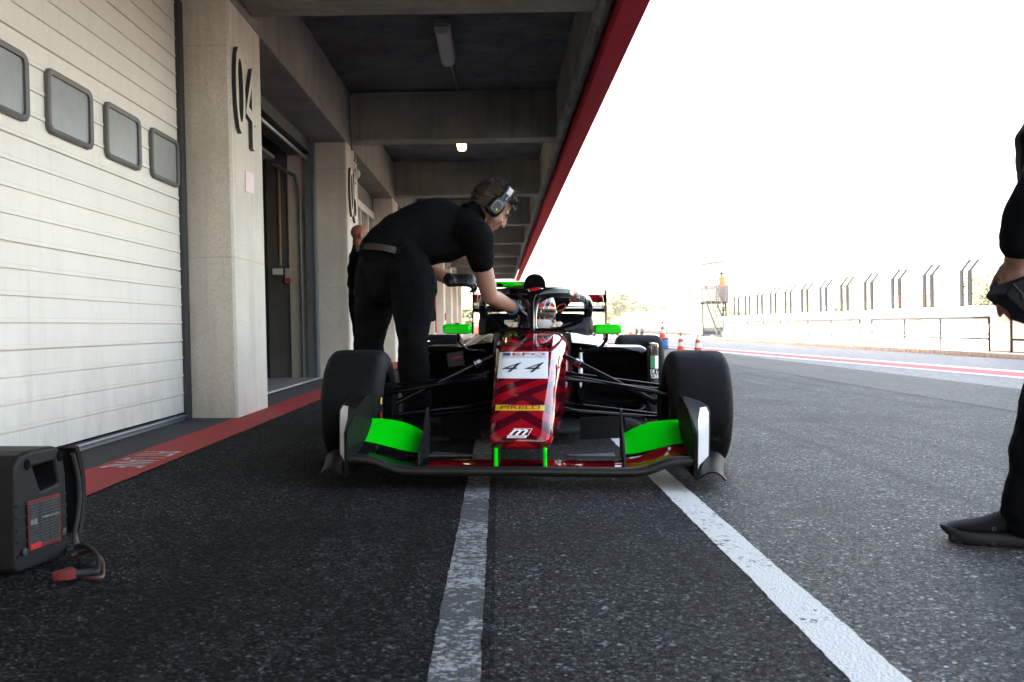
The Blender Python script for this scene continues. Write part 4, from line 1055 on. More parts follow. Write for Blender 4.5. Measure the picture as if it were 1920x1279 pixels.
# ---- wheels
def wheel(s, yc, xo, wd, rad, nm='wheel'):
    """xo = outer face"""
    b = MB(); xi = xo - wd; L = wd
    prof = [(rad * .60, .018), (rad * .64, .004), (rad * .72, -.006), (rad * .82, .0), (rad * .90, .008), (rad * .945, .018), (rad * .976, .028), (rad * .991, .044), (rad, .080), (rad, L - .080), (rad * .991, L - .044), (rad * .976, L - .028), (rad * .945, L - .018), (rad * .90, L - .008), (rad * .82, L), (rad * .72, L + .006), (rad * .64, L - .004), (rad * .60, L - .018)]
    fn = lambda x, y, z: V(s * (xi + z), yc + x, rad + y)
    # flattened contact patch
    def fn2(x, y, z):
        p = fn(x, y, z); p.z = max(p.z, .001); return p
    b.lathe(prof, 72, fn2, cap=False)
    wh = thing(nm, None, None); wh.parent = car
    ty = b.build('tyre', M['tyre'], wh, smooth=50)
    b = MB(); b.lathe([(rad * .60, .016), (rad * .585, .03), (rad * .56, .05), (rad * .55, L * .5), (rad * .56, L - .06), (rad * .58, L - .03), (rad * .60, L - .016)], 48, fn, cap=False)
    for k in range(10):
        a = 2 * math.pi * k / 10; c0, s0 = math.cos(a), math.sin(a)
        b.tube([fn(rad * .12 * c0, rad * .12 * s0, L * .72), fn(rad * .56 * c0, rad * .56 * s0, L * .78)], [.018, .014], 6)
    b.lathe([(.0, L * .8), (.05, L * .8), (.055, L * .6), (.05, L * .3)], 20, fn)
    b.build('rim', M['black_gloss'], wh, smooth=50)
    b = MB(); b.lathe([(rad * .5, L * .25), (rad * .5, L * .3)], 40, fn); b.lathe([(rad * .42, L * .12), (rad * .5, L * .2)], 32, fn); b.build('brake_drum', M['matt_black'], wh, smooth=50)
    return wh, fn, ty, rad, L
for s in (-1, 1):
    wh, fn, ty, rad, L = wheel(s, 0, .955, .285, .272)
    if s == -1:
        # coloured sidewall marks on the inner face
        for a0, a1, r0, r1, m_ in ((-14, -3, .80, .90, 'sticker_red'), (6, 14, .80, .87, 'sticker_yellow')):
            b = MB(); b.sheet([[fn(-rad * r * math.cos(R(a)), rad * r * math.sin(R(a)), -.0045 if r < .85 else -.001) for r in (r0, (r0 + r1) / 2, r1)] for a in [lerp(a0, a1, k / 5) for k in range(6)]]); b.build('sidewall_mark', M[m_], wh, smooth=0)
    wheel(s, 2.97, .955, .36, .295)

# ---- front suspension
def arm(p, q, r, nm, flat=.5, m_='black_paint', end=True):
    b = MB(); p, q = Vector(p), Vector(q)
    b.tube([p, p.lerp(q, .04), p.lerp(q, .08), p.lerp(q, .93), q], [(r * .7, r * .7), (r * .9, r * .8), (r * 1.15, r * flat), (r, r * flat), (r * .6, r * .5)], 12, ref=(0, 0, 1)); return b.build(nm, M[m_], car)
for s in (-1, 1):
    S = lambda x, y, yc: (lambda p: V(s * p.x, yc, p.z))(CP(x, y, yc))
    up, lo = V(s * .72, .02, S(1247, 732, 0).z), V(s * .72, .0, S(1245, 783, 0).z)
    arm(S(1062, 700, .30), up + V(0, .05, .01), .017, 'upper_wishbone_arm')
    arm(S(1058, 711, -.12), up + V(0, -.02, -.005), .016, 'upper_wishbone_arm')
    arm(S(1060, 757, .36), lo + V(0, .04, .0), .018, 'lower_wishbone_arm')
    arm(S(1056, 769, -.12), lo + V(0, -.03, -.005), .018, 'lower_wishbone_arm')
    arm(S(1056, 667, .25), V(s * .70, .05, S(1240, 768, .05).z), .014, 'pushrod', 1.0)
    a_, c_ = S(1056, 667, .25), V(s * .70, .05, S(1240, 768, .05).z)
    b = MB(); b.tube([a_.lerp(c_, .12), a_.lerp(c_, .155)], .021, 8); b.tube([a_.lerp(c_, .165), a_.lerp(c_, .178)], .023, 8); b.build('pushrod_joint', M['metal'], car)
    arm(S(1060, 706, -.06), up + V(0, -.14, -.02), .011, 'track_rod', 1.0)
    b = MB(); b.tube([up, lo], [.05, .06], 10); b.tube([V(s * .64, .0, rad), V(s * .76, 0, rad)], .11, 20); b.build('upright', M['matt_black'], car)

# ---- front wing
MW = [(.0, -.80, .070, .30, 2), (.25, -.80, .069, .30, 2), (.40, -.80, .068, .30, 2), (.46, -.80, .069, .30, 3), (.505, -.80, .074, .30, 4), (.54, -.80, .086, .30, 5), (.575, -.80, .101, .30, 5), (.61, -.80, .112, .30, 5), (.65, -.80, .117, .30, 5), (.70, -.80, .117, .30, 5)]
def aero(x, yl, zl, ch, ang, th, sgn=1, n=16):
    P = []; ca, sa = math.cos(R(ang)), math.sin(R(ang))
    for k in range(2 * n):
        t = k / n; up_ = t < 1; u_ = (1 - math.cos(math.pi * (t if up_ else 2 - t))) / 2
        h = th * (1.4845 * math.sqrt(max(u_, 0)) - .63 * u_ - 1.758 * u_ ** 2 + 1.4215 * u_ ** 3 - .5075 * u_ ** 4) * 1.0
        h = h * (1 if up_ else -1) - .25 * ch * .22 * 4 * u_ * (1 - u_)
        P.append(V(sgn * x, yl + ch * u_ * ca - h * sa, zl + ch * u_ * sa + h * ca))
    return P
wing = thing('front_wing', None, None); wing.parent = car
b = MB(); st = [(-x, *r) for x, *r in MW[:0:-1]] + MW
b.loft([aero(x, yl, zl, ch, an, .022) for x, yl, zl, ch, an in st]); 
for k_, q_ in enumerate(b.f): b.m[k_] = 1 if sum(b.v[i_].x for i_ in q_) / len(q_) < -.40 else 0
b.build('main_plane', [M['wing_red'], M['black_paint']], wing, smooth=60)
b = MB(); b.tube([V(x, -.802, z + .003) for x, _, z, _, _ in st], [(.024, .020)] * len(st), 12); b.build('leading_edge', M['carbon'], wing, smooth=60)
for s in (-1, 1):
    # lower (slot) flap and tall green flap: root to tip
    ST = []
    for t in [k / 12 for k in range(13)]:
        x = lerp(.437, .742, t)
        e = t * t * (3 - 2 * t)
        ST.append((x, t, e))
    b = MB(); b.prism([(.40, -.58), (.20, -.55), (.19, -.53), (.40, -.40)], lambda x, y: V(s * x, y, .098 - .04 * (y + .5)), lambda x, y: V(s * x, y, .104 - .04 * (y + .5))); b.build('slot_plate', M['dark_steel'], wing, smooth=0)
    g_ = []; lip = []
    for x, t, e in ST:
        y0, z0 = -.475, lerp(.100, .154, e)
        hh = lerp(.155, .233, 1 - (1 - t) ** 3) - z0
        row = [V(s * x, y0 + .20 * u_ , z0 + hh * (u_ ** 1.35)) for u_ in [k / 8 for k in range(9)]]
        g_.append(row); lip.append(V(s * x, y0 - .004, z0 - .004))
    b = MB(); b.sheet(g_, .007); fl = b.build('upper_flap', M['green'], wing, smooth=60)
    b = MB(); b.tube(lip, .007, 8); b.build('flap_edge', M['black_paint'], wing)
    # inner fence
    xf = .437; b = MB()
    b.prism([(-.62, .07), (-.30, .07), (-.27, .20), (-.33, .292), (-.36, .285), (-.44, .21), (-.60, .12)], lambda y, z: V(s * xf - .004, y, z), lambda y, z: V(s * xf + .004, y, z)); b.build('inner_fence', M['carbon'], wing, smooth=0)
    # end plate: an upright plate, with a vane curling outwards from its raked front edge
    px_ = .700
    b = MB(); b.prism([(-.84, .055), (-.30, .055), (-.30, .33), (-.33, .348), (-.42, .348), (-.62, .315), (-.84, .235)], lambda y, z: V(s * (px_ - .004), y, z), lambda y, z: V(s * (px_ + .002), y, z))
    ep = b.build('end_plate', M['carbon_pale'], wing, smooth=0, bevel=.002)
    def vane(u_, v, off=0.0):
        zf = lerp(.057, .346, v); t = max(0, (zf - .235) / .113); yf = -.838 + .415 * t ** 1.1
        xb = .818 - .105 * max(0, (v - .80) / .20) ** 2.2; zb = lerp(.057, .346, v); yb = -.42 + .03 * max(0, (v - .8) / .2)
        p = V(px_ + .004, yf, zf).lerp(V(xb, yb, zb), u_); p.x -= .016 * math.sin(math.pi * u_) * (1 - v * .5)
        return V(s * (p.x + off), p.y - off * .3, p.z)
    b = MB(); b.sheet([[vane(i / 12, j / 14) for j in range(15)] for i in range(13)], .007); va = b.build('outer_vane', M['carbon_pale'], wing, smooth=60)
    b = MB(); b.tube([vane(1, j / 14) for j in range(15)], .0045, 6); b.build('vane_edge', M['carbon'], va)
    rows = []
    for k in range(13):
        v = lerp(.10, .93, k / 12); u0 = .10 + max(0, v - .62) * 2.2; u1 = .90 - .9 * max(0, v - .86)
        rows.append([vane(lerp(min(u0, u1 - .01), u1, t / 6), v, .0062) for t in range(7)])
    b = MB(); b.sheet(rows); b.build('white_panel', M['panel_white'], va, smooth=60)
    # foot plate with turned-down tip
    g_ = []
    for y in (-.84, -.72, -.6, -.48, -.36):
        x0 = .700 + .075 * ((y + .84) / .48) ** 1.4; row = []
        for t, z in ((0, .052), (.012, .055), (.035, .070), (.06, .080), (.085, .078), (.105, .064), (.12, .046)):
            k = 1.0; row.append(V(s * (x0 + t * k), y, z + .02 * max(0, (y + .84) / .48)))
        g_.append(row)
    b = MB(); b.sheet(g_, .006); b.build('foot_plate', M['carbon_pale'], wing, smooth=60)
    # nose pylons
    b = MB(); b.loft([[V(s * .101 + .0085 * c_, y_, z) for c_, y_ in ((-.6, -.76), (.6, -.76), (1, -.74), (1, -.58), (.6, -.55), (-.6, -.55), (-1, -.58), (-1, -.74))] for z in (.078, .16)]); b.build('pylon', M['green'], wing, smooth=0, bevel=.002)
# short lettering on the picture-left end plate
# ---- mirrors
for s in (-1, 1):
    q = CP(1140, 617, 1.0); c0 = V(s * abs(q.x), 1.05, q.z)
    b = MB()
    def mr(yc, w_, h_, dx=0, dz=0):
        P = []
        for k in range(32):
            a = 2 * math.pi * k / 32; c_, s_ = math.cos(a), math.sin(a); e = 2 / 5
            P.append(V(c0.x + dx + w_ * math.copysign(abs(c_) ** e, c_), yc, c0.z + dz + h_ * math.copysign(abs(s_) ** e, s_)))
        return P
    b.loft([mr(.988, .070, .020, 0, -.003), mr(.994, .077, .0245, 0, -.001), mr(1.005, .082, .028), mr(1.04, .085, .030), mr(1.09, .085, .030), mr(1.095, .078, .025), mr(1.08, .075, .022)])
    m_ = b.build('mirror', M['green'], car, smooth=35)
    b = MB(); b.box((c0.x - .01, 1.02, c0.z + .029), (c0.x + .012, 1.06, c0.z + .035)); b.build('mirror_clip', M['matt_black'], m_, bevel=.002)
    b = MB(); b.tube(smooth_path([V(c0.x - s * .005, 1.05, c0.z - .028), V(c0.x - s * .008, 1.06, c0.z - .065), V(c0.x - s * .05, 1.07, c0.z - .115), V(c0.x - s * .11, 1.08, c0.z - .128), V(s * .28, 1.12, c0.z - .13)], 24), .0095, 10); b.build('mirror_stalk', M['black_gloss'], m_)

# ---- rear wing
rw = thing('rear_wing', None, None); rw.parent = car
RY = 3.42
z1, z2 = CP(1010, 553, RY).z, CP(1010, 566, RY).z
b = MB(); b.sheet([[V(x, RY + .12 * t, lerp(z2, z1, t ** .8)) for t in (0, .25, .5, .75, 1)] for x in (-.52, -.2, .2, .52)], .014); b.build('top_flap', M['chev_rear'] if 'chev_rear' in M else M['red_paint'], rw, smooth=60)
z3, z4 = CP(1010, 571, RY).z, CP(1010, 582, RY).z
b = MB(); b.loft([aero(x, RY - .22, z4 + .0, .26, 9, .034) for x in (-.52, 0, .52)]); b.build('main_plane', M['black_paint'], rw, smooth=60)
b = MB(); b.loft([aero(x, RY - .10, .42, .22, 8, .03) for x in (-.42, 0, .42)]); b.build('beam_wing', M['black_paint'], rw, smooth=60)
for s in (-1, 1):
    b = MB(); zt = CP(1131, 546, RY).z
    b.prism([(RY - .30, zt - .35), (RY + .25, zt - .35), (RY + .25, zt), (RY - .28, zt)], lambda y, z: V(s * .53 - .007, y, z), lambda y, z: V(s * .53 + .007, y, z))
    b.prism([(RY - .05, .28), (RY + .2, .28), (RY + .2, zt - .34), (RY - .05, zt - .34)], lambda y, z: V(s * .53 - .005, y, z), lambda y, z: V(s * .53 + .005, y, z))
    b.build('end_plate', M['black_paint'], rw, smooth=0)
    b = MB(); b.box((s * .10 - .006, RY - .1, .4), (s * .10 + .006, RY + .08, z4 + .01)); b.build('support', M['black_paint'], rw, smooth=0)
# gearbox and rear arms
b = MB(); b.loft([blk(2.7, .2, .5, .1), blk(3.3, .12, .42, .12), blk(3.6, .09, .36, .16)]); b.build('gearbox', M['matt_black'], car, smooth=50)
for s in (-1, 1):
    for z in (.36, .2):
        b = MB(); b.tube([V(s * .15, 2.8, z), V(s * .66, 2.97, z - .02)], .016, 8); b.tube([V(s * .13, 3.2, z), V(s * .66, 2.99, z - .02)], .016, 8); b.build('rear_wishbone', M['matt_black'], car)

# ---- driver
hc = V(.012, 1.50, .754)
drv = thing('person', 'driver in a red and white crash helmet sitting in the racing car cockpit', 'person', CM @ V(0, 1.5, .2), CAR_ROT)
dw = lambda p: CM @ Vector(p)
b = MB(); b.limb([dw((0, 1.95, .22)), dw((0, 1.72, .42)), dw((0, 1.62, .58))], [(.17, .12), (.19, .12), (.12, .09)], 16, ref=(0, 1, 0)); b.limb([dw((0, 1.6, .56)), dw(hc + V(0, .02, -.05))], [.062, .07])
for s in (-1, 1): b.limb([dw((s * .17, 1.65, .54)), dw((s * .20, 1.45, .40)), dw((s * .10, 1.2, .47))], [.06, .05, .04]); b.limb([dw((s * .1, 1.85, .24)), dw((s * .12, 1.3, .40)), dw((s * .1, .75, .3))], [.08, .07, .05])
b.build('body', mat('race_suit', (.30, .01, .02), .8), drv, world=True, remesh=.014, relax=4)
hm = MB(); tilt = Matrix.Rotation(R(-4), 4, 'X')
def hel(c, r, open_=True):
    rings = []
    for i in range(0, 25):
        th = math.pi * i / 24; th = min(max(th, .03), math.pi - .03); ring = []
        for j in range(40):
            a = 2 * math.pi * j / 40
            x = r[0] * math.sin(th) ** .9 * math.cos(a); y = r[1] * math.sin(th) ** .9 * math.sin(a); z = r[2] * math.cos(th)
            if z < -.03: y -= .012 * min(1, (-z - .03) / .06) * (1 if y < 0 else 0)
            z = max(z, -r[2] * .88)
            ring.append(dw(V(x, y, z) + c))
        rings.append(ring)
    return rings
hm.loft(hel(hc, (.128, .155, .150)), flip=True)
def helmet_mat():
    m = mat('helmet_paint', (.45, .02, .02), .2, coat=.8); g = NG(m)
    p = g.new('ShaderNodeTexCoord').outputs['Object']; s = g.new('ShaderNodeSeparateXYZ'); g.l.new(p, s.inputs[0])
    h0 = CI @ (CM @ hc) - V(0, 1.5, .2)
    x = g.math('SUBTRACT', s.outputs[0], h0.x); y = g.math('SUBTRACT', s.outputs[1], h0.y); z = g.math('SUBTRACT', s.outputs[2], h0.z)
    ax = g.math('ABSOLUTE', x)
    t = g.math('ADD', g.math('MULTIPLY', ax, 1.0), g.math('MULTIPLY', z, -.35))
    c = g.ramp(g.math('ADD', g.math('MULTIPLY', t, 4.0), .30), [(0, (.62, .015, .02)), (.47, (.8, .78, .78)), (.495, (.02, .035, .05)), (.59, (.8, .78, .78)), (.615, (.62, .03, .015)), (.73, (.8, .78, .78))], 'CONSTANT')
    lowf = g.math('LESS_THAN', z, -.055)
    c = g.mix(lowf, c, (.7, .69, .68))
    g.l.new(c, g.b.inputs['Base Color']); return m
hb2 = hm.build('helmet', helmet_mat(), drv, world=True, smooth=60)
def hpt(a, z, k=1.012):   # point on the helmet front, a = angle from straight ahead
    th = math.acos(max(-1, min(1, z / .150))); r = math.sin(th) ** .9
    return dw(hc + V(.128 * k * r * math.sin(R(a)), -.155 * k * r * math.cos(R(a)), z))
b = MB(); b.sheet([[hpt(a, z) for z in [lerp(-.075, -.002, k / 6) for k in range(7)]] for a in range(-88, 89, 8)], .003); b.build('visor', mat('visor_tint', (.16, .10, .075), .12, .7, coat=1), hb2, world=True, smooth=60)
b = MB(); b.sheet([[hpt(a, z, 1.022) for z in (-.012, .004, .012)] for a in range(-96, 97, 8)], .004); b.build('visor_strip', M['black_gloss'], hb2, world=True, smooth=60)
for a0, a1, a2, a3 in ((12, 30, 24, 10), ):
    b = MB(); b.sheet([[hpt(lerp(a3, a0, k), lerp(-.07, -.015, k), 1.02) for k in (0, .5, 1)], [hpt(lerp(a2, a1, k), lerp(-.07, -.015, k), 1.02) for k in (0, .5, 1)]], .001); b.build('painted_reflection', mat('reflection_paint', (.55, .5, .6), .3), hb2, world=True, smooth=60)  # pale sheet on the visor: a reflection painted as colour
p = dw(hc + V(.125, .04, .005)); b = MB(); b.tube([p + V(.0, 0, 0) + V(.035 + .032 * math.cos(R(a)), .03, .018 + .018 * math.sin(R(a)) + .012 * math.cos(R(a))) for a in range(0, 361, 24)], .0035, 6); b.build('tether', M['cone_orange'], hb2, world=True)
# ================================================================== PEOPLE
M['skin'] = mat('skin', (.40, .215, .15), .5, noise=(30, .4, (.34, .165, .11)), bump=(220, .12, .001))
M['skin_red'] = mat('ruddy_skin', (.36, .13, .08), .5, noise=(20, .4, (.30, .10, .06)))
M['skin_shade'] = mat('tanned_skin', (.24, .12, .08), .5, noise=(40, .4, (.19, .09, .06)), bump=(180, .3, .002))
M['cloth'] = mat('black_cloth', (.0030, .0031, .0036), .9, bump=(420, .25, .001), spec=.1)
M['cloth_trouser'] = mat('black_work_trousers', (.0033, .0034, .0040), .92, bump=(380, .3, .001), spec=.1)
M['cloth_navy'] = mat('dark_navy_cloth', (.0032, .0040, .006), .92, bump=(300, .3, .001), spec=.1)
M['glove'] = mat('black_glove', (.004, .0044, .0052), .42, bump=(120, .4, .002))
M['hair'] = mat('brown_hair', (.075, .038, .019), .55, noise=(60, .4, (.035, .018, .010)))
M['belt'] = mat('leather_belt', (.045, .026, .017), .6, noise=(60, .3, (.025, .015, .01)))
M['shoe'] = mat('black_shoe', (.0035, .004, .005), .75, spec=.2, bump=(260, .4, .001))
M['sole'] = mat('shoe_sole', (.004, .0055, .007), .7)
M['eye'] = mat('eye_white', (.22, .2, .18), .4)
M['brow'] = mat('dark_eyebrow', (.05, .03, .02), .8)
FOLDS = ((.16, .018, 'CLOUDS'), (.07, .008, 'CLOUDS'))
FOLDS_T = ((.18, .040, 'CLOUDS'), (.07, .016, 'CLOUDS'))

def frame(origin, up, fwd):
    up = Vector(up).normalized(); fwd = Vector(fwd); fwd = (fwd - up * fwd.dot(up)).normalized(); left = up.cross(fwd)
    return Matrix(((left.x, fwd.x, up.x, origin[0]), (left.y, fwd.y, up.y, origin[1]), (left.z, fwd.z, up.z, origin[2]), (0, 0, 0, 1)))
def head_parts(b, H, k=1.0):
    """local head frame: x = its left, y = forward (face), z = up; origin in the middle of the skull"""
    P = lambda x, y, z: H @ V(x * k, y * k, z * k)
    R3 = H.to_3x3().to_4x4()
    E = lambda c, r, n=14: b.ell(P(*c), (r[0] * k, r[1] * k, r[2] * k), R3, n)
    E((0, -.008, .030), (.076, .096, .090), 20)          # skull
    E((0, .038, -.030), (.062, .060, .085))              # face
    E((0, .050, -.085), (.043, .044, .036))              # jaw
    E((0, .078, -.104), (.020, .018, .018))              # chin
    E((0, .088, .022), (.050, .014, .012))               # brow
    for s in (-1, 1):
        E((s * .032, .074, -.030), (.022, .020, .020))   # cheek
        E((s * .078, -.005, -.015), (.010, .020, .032))  # ear
    b.limb([P(0, .092, .012), P(0, .108, -.020), P(0, .112, -.034)], [.010 * k, .013 * k, .014 * k], 10)   # nose
    for s in (-1, 1): E((s * .012, .100, -.036), (.008, .009, .008), 8)
    E((0, .092, -.062), (.024, .010, .006)); E((0, .090, -.073), (.020, .010, .007))    # lips
def hair_strands(b, H, test, n, length, k=1.0, seed=2, lift=.35, flow=V(0, -.6, -.5), width=.0022):
    rnd = random.Random(seed); R3 = H.to_3x3()
    for i in range(n):
        d = V(rnd.gauss(0, 1), rnd.gauss(0, 1), rnd.gauss(0, 1)).normalized()
        if not test(d): continue
        p = V(d.x * .079, d.y * .100 - .008, d.z * .094 + .030)
        L = length * rnd.uniform(.5, 1.15); f = flow + V(rnd.gauss(0, .25), rnd.gauss(0, .25), rnd.gauss(0, .25))
        t = (f - d * f.dot(d)); t = t.normalized() if t.length > .05 else V(0, -1, 0)
        dirn = (t + d * lift * rnd.uniform(.4, 1.7)).normalized()
        q1 = p + dirn * L * .55; q2 = q1 + (dirn - d * .25 * rnd.uniform(0, 1)).normalized() * L * .45
        w_ = d.cross(dirn); w_ = (w_.normalized() if w_.length > .01 else V(1, 0, 0)) * width * rnd.uniform(.7, 1.4)
        A = [H @ (x * k) for x in (p - w_, p + w_, q1 + w_ * .8, q2, q1 - w_ * .8)]
        b.add(A, [(0, 1, 2, 4), (4, 2, 3)])
def hand(b, W, fwd, palm_n, curl=.5, k=1.0, spread=.12, thumb=1, tc=.4, fat=1.0):
    """W = wrist point, fwd = towards the fingers, palm_n = way the palm faces; five separate fingers"""
    f = Vector(fwd).normalized(); n = Vector(palm_n); n = (n - f * n.dot(f)).normalized(); s = f.cross(n) * thumb     # s points to the thumb side
    P = lambda a, c, d: Vector(W) + f * a * k + s * c * k + n * d * k
    b.limb([P(-.01, 0, 0), P(.03, .004, .002), P(.075, .002, .002), P(.095, 0, .004)], [(.027 * k * (1 + .35 * (fat > 1)), .018 * k * fat), (.036 * k, .017 * k * fat), (.040 * k, .015 * k * fat), (.036 * k, .012 * k * fat)], 14, ref=n)
    for i, (off, L, r) in enumerate(((.030, .072, .0092), (.010, .080, .0096), (-.011, .074, .0092), (-.030, .058, .0082))):
        base = P(.088 - .004 * abs(i - 1), off, .002); ang = 0; p = base; pts = [P(.07, off * .95, .002), base]
        c = curl[i] if isinstance(curl, (list, tuple)) else curl
        for j, seg in enumerate((.45, .30, .25)):
            ang += c * (1.0, 1.15, .8)[j]
            d = f * math.cos(ang) + n * math.sin(ang) + s * (spread * (off / .03) * math.cos(ang))
            p = p + d.normalized() * L * seg * k; pts.append(p)
        b.limb(pts, [r * k * 1.05, r * k * 1.05, r * k, r * k * .95, r * k * .8], 10)
    t0, t1 = P(.015, .028, .006), P(.045, .052, .014 + .02 * tc)
    t2 = t1 + (f * .8 + s * .35 + n * .6 * tc).normalized() * .032 * k; t3 = t2 + (f * .9 - s * .1 + n * .7 * tc).normalized() * .026 * k
    b.limb([t0, t1, t2, t3], [.014 * k, .012 * k, .0105 * k, .0085 * k], 10)
def shoe(parent, heel, toe, name='shoe', k=1.0, lugs=True):
    heel, toe = Vector(heel), Vector(toe); d = (toe - heel); L = d.length; d.normalize(); u_ = V(0, 0, 1) - d * d.z; u_.normalize(); s = d.cross(u_)
    P = lambda a, c, h: heel + d * a * L + s * c * k + u_ * h * k
    rows = []
    for a, w_, h, z0 in ((-.01, .022, .05, .028), (.03, .036, .075, .024), (.12, .040, .098, .024), (.24, .041, .105, .024), (.36, .041, .100, .024), (.46, .044, .086, .024), (.58, .048, .070, .024), (.70, .051, .060, .024), (.82, .049, .054, .025), (.91, .041, .047, .028), (.96, .030, .041, .029), (.985, .019, .037, .030), (1.0, .007, .033, .031)):
        P_ = []
        for q in range(16):
            t = 2 * math.pi * q / 16; x = w_ * math.cos(t); e = math.sin(t); z = z0 + (h - z0) * (.5 + .5 * math.copysign(abs(e) ** .8, e)); x *= 1 - .35 * max(0, e) ** 1.5
            P_.append(P(a, x, z))
        rows.append(P_)
    b = MB(); b.loft(rows); sh = b.build(name, M['shoe'], parent, world=True, smooth=70, subsurf=1)
    b = MB(); O = [(-.02, .026), (.05, .038), (.2, .040), (.4, .040), (.6, .047), (.75, .051), (.88, .047), (.96, .034), (1.0, .020), (1.015, .006)]
    top, bot = [], []
    lift = lambda a: .012 * max(0, (a - .72) / .28) ** 1.5
    rr_ = [[P(a, c * w_ * (1.04 if 0 < i < 3 else .96), z + lift(a)) for i, (c, z) in enumerate(((-1, .006), (-1, .014), (-1, .026), (-.9, .034), (.9, .034), (1, .026), (1, .014), (1, .006)))] for a, w_ in O]
    for (a, w_), r_ in zip(O, rr_):
        if a > .9:
            f_ = (a - .9) / .13; m_ = P(a, 0, .026 + lift(a))
            for q_ in range(8): r_[q_] = r_[q_] + u_ * ((m_ - r_[q_]).dot(u_) * .8 * f_)
    b.loft(rr_)
    if lugs:
        for i in range(9):
            a = .0 + i * .108; w_ = .05 if a > .5 else .042
            b.limb([P(a + .03, -w_ + .012, .011 + lift(a)), P(a + .03, w_ - .012, .011 + lift(a))], [(.013 * k, .011 * k)] * 2, 8)
    b.build('sole', M['sole'], sh, world=True, smooth=50)
    b = MB()
    for i in range(4):
        a = .42 + .06 * i; h = .095 - .012 * i; b.tube([P(a, -.022, h - .004), P(a, 0, h + .004), P(a, .022, h - .004)], .0035, 6)
    b.build('lace', M['cloth'], sh, world=True)
    return sh, P

# ------------------------------------------------------------------ the mechanic leaning into the cockpit
A = at
mech = thing('person', 'mechanic in black shirt and trousers wearing ear defenders and gloves, leaning over the car cockpit', 'person', V(-.58, 5.65, gz(-.58)))
hipR, hipL = A(772, 520, 5.56), A(712, 512, 5.80)
kneR, kneL = A(777, 640, 5.50), A(692, 632, 5.86)
ankR, ankL = A(782, 800, 5.62), A(694, 772, 5.98)
ankR.z = gz(ankR.x) + .10; ankL.z = gz(ankL.x) + .10
waist = A(722, 487, 5.68)
belly, chest, upper = A(752, 456, 5.72), A(800, 436, 5.77), A(852, 428, 5.80)
neck0, shR, shL = A(882, 412, 5.82), A(893, 446, 5.62), A(858, 420, 6.04)
elR, wrR = A(918, 556, 5.70), A(968, 580, 5.97)
elL, wrL = A(780, 494, 6.10), A(846, 526, 6.02)
headc = A(922, 388, 5.86)
# head: crown to the right and up, face down and to the right
hup = (RT * .58 + V(0, 0, 1) * .66 + V(0, .12, 0)).normalized(); hf = RT * .66 - V(0, 0, 1) * .66 + V(0, .22, 0)
HM = frame(headc, hup, hf); hk = 1.10
b = MB()
head_parts(b, HM, hk)
b.limb([neck0 + V(-.02, 0, -.02), HM @ V(0, -.02, -.07)], [.066, .062])
b.limb([shR.lerp(elR, .3), elR.lerp(shR, .12), elR, elR.lerp(wrR, .25), elR.lerp(wrR, .7), wrR], [.058, .052, .049, .051, .040, .034], 16)
b.limb([shL.lerp(elL, .5), elL, elL.lerp(wrL, .3), wrL], [.05, .047, .047, .033], 16)
hd = MB(); hand(hd, wrR, (wrR - elR).normalized() + V(.25, .25, -.25), V(-.3, .2, -1), [.45, .5, .55, .6], 1.08)
hd2 = MB(); hand(hd2, wrL, RT * 1.0 + V(0, .12, .06), V(.1, -.15, -1), [.55, .62, .70, .75], 1.12, thumb=1, tc=.9)
body = b.build('body', M['skin'], mech, world=True, remesh=.0065, relax=3)
# gloves: the same hands a little larger, with cuffs
for hb_, wr, el in ((hd, wrR, elR), (hd2, wrL, elL)):
    g_ = MB(); d = (wr - el).normalized()
    hand(g_, wr, *( ((wrR - elR).normalized() + V(.25, .25, -.25), V(-.3, .2, -1), [.45, .5, .55, .6], 1.22) if wr is wrR else (RT * 1.0 + V(0, .12, .02), V(.1, .75, -.65), [.42, .5, .62, .75], 1.30) ), **({} if wr is wrR else dict(thumb=1, tc=.9, fat=1.35, spread=.02)))
    g_.limb([wr - d * .026, wr - d * .004, wr + d * .012], [(.0395, .0395), (.037, .036), (.036, .033)], 16)
    gl_ = g_.build('glove', M['glove'], mech, world=True, remesh=.006, relax=2, disp=((.03, .004, 'CLOUDS'),))
    if wr is wrR:
        c = MB(); ctr = wr - d * .052; bb = d.orthogonal().normalized(); cc = d.cross(bb)
        c.tube([ctr + (bb * math.cos(a) + cc * math.sin(a)) * .0425 for a in [2 * math.pi * i / 24 for i in range(25)]], .0055, 8); c.build('wrist_band', mat('blue_band', (.05, .19, .36), .5), mech, world=True)
# shirt
b = MB()
b.limb([A(726, 474, 5.68), belly, A(780, 445, 5.75), chest, A(830, 430, 5.80), upper, A(874, 424, 5.82)], [(.165, .158), (.172, .168), (.180, .170), (.190, .168), (.19, .160), (.165, .140), (.10, .10)], 22, ref=V(0, 1, 0))
b.limb([upper, A(872, 430, 5.76), shR + V(-.01, .03, 0)], [.13, .125, .100], 16); b.limb([upper, shL], [.13, .10], 16)
b.limb([shR + V(0, .01, .01), shR.lerp(elR, .25), shR.lerp(elR, .40)], [.098, .084, .078], 18); b.limb([shL, shL.lerp(elL, .5), shL.lerp(elL, .62)], [.092, .074, .070], 18)
b.limb([A(876, 420, 5.82), A(893, 398, 5.84)], [.095, .064], 16)
# hem hanging at the front
b.limb([A(756, 470, 5.62), A(785, 492, 5.66), A(796, 498, 5.72)], [(.10, .08), (.08, .05), (.05, .03)], 16); b.limb([A(800, 470, 5.70), A(840, 470, 5.70), A(868, 462, 5.70)], [(.10, .075), (.09, .07), (.07, .06)], 16)
shirt = b.build('shirt', M['cloth'], mech, world=True, remesh=.009, relax=5, disp=FOLDS)
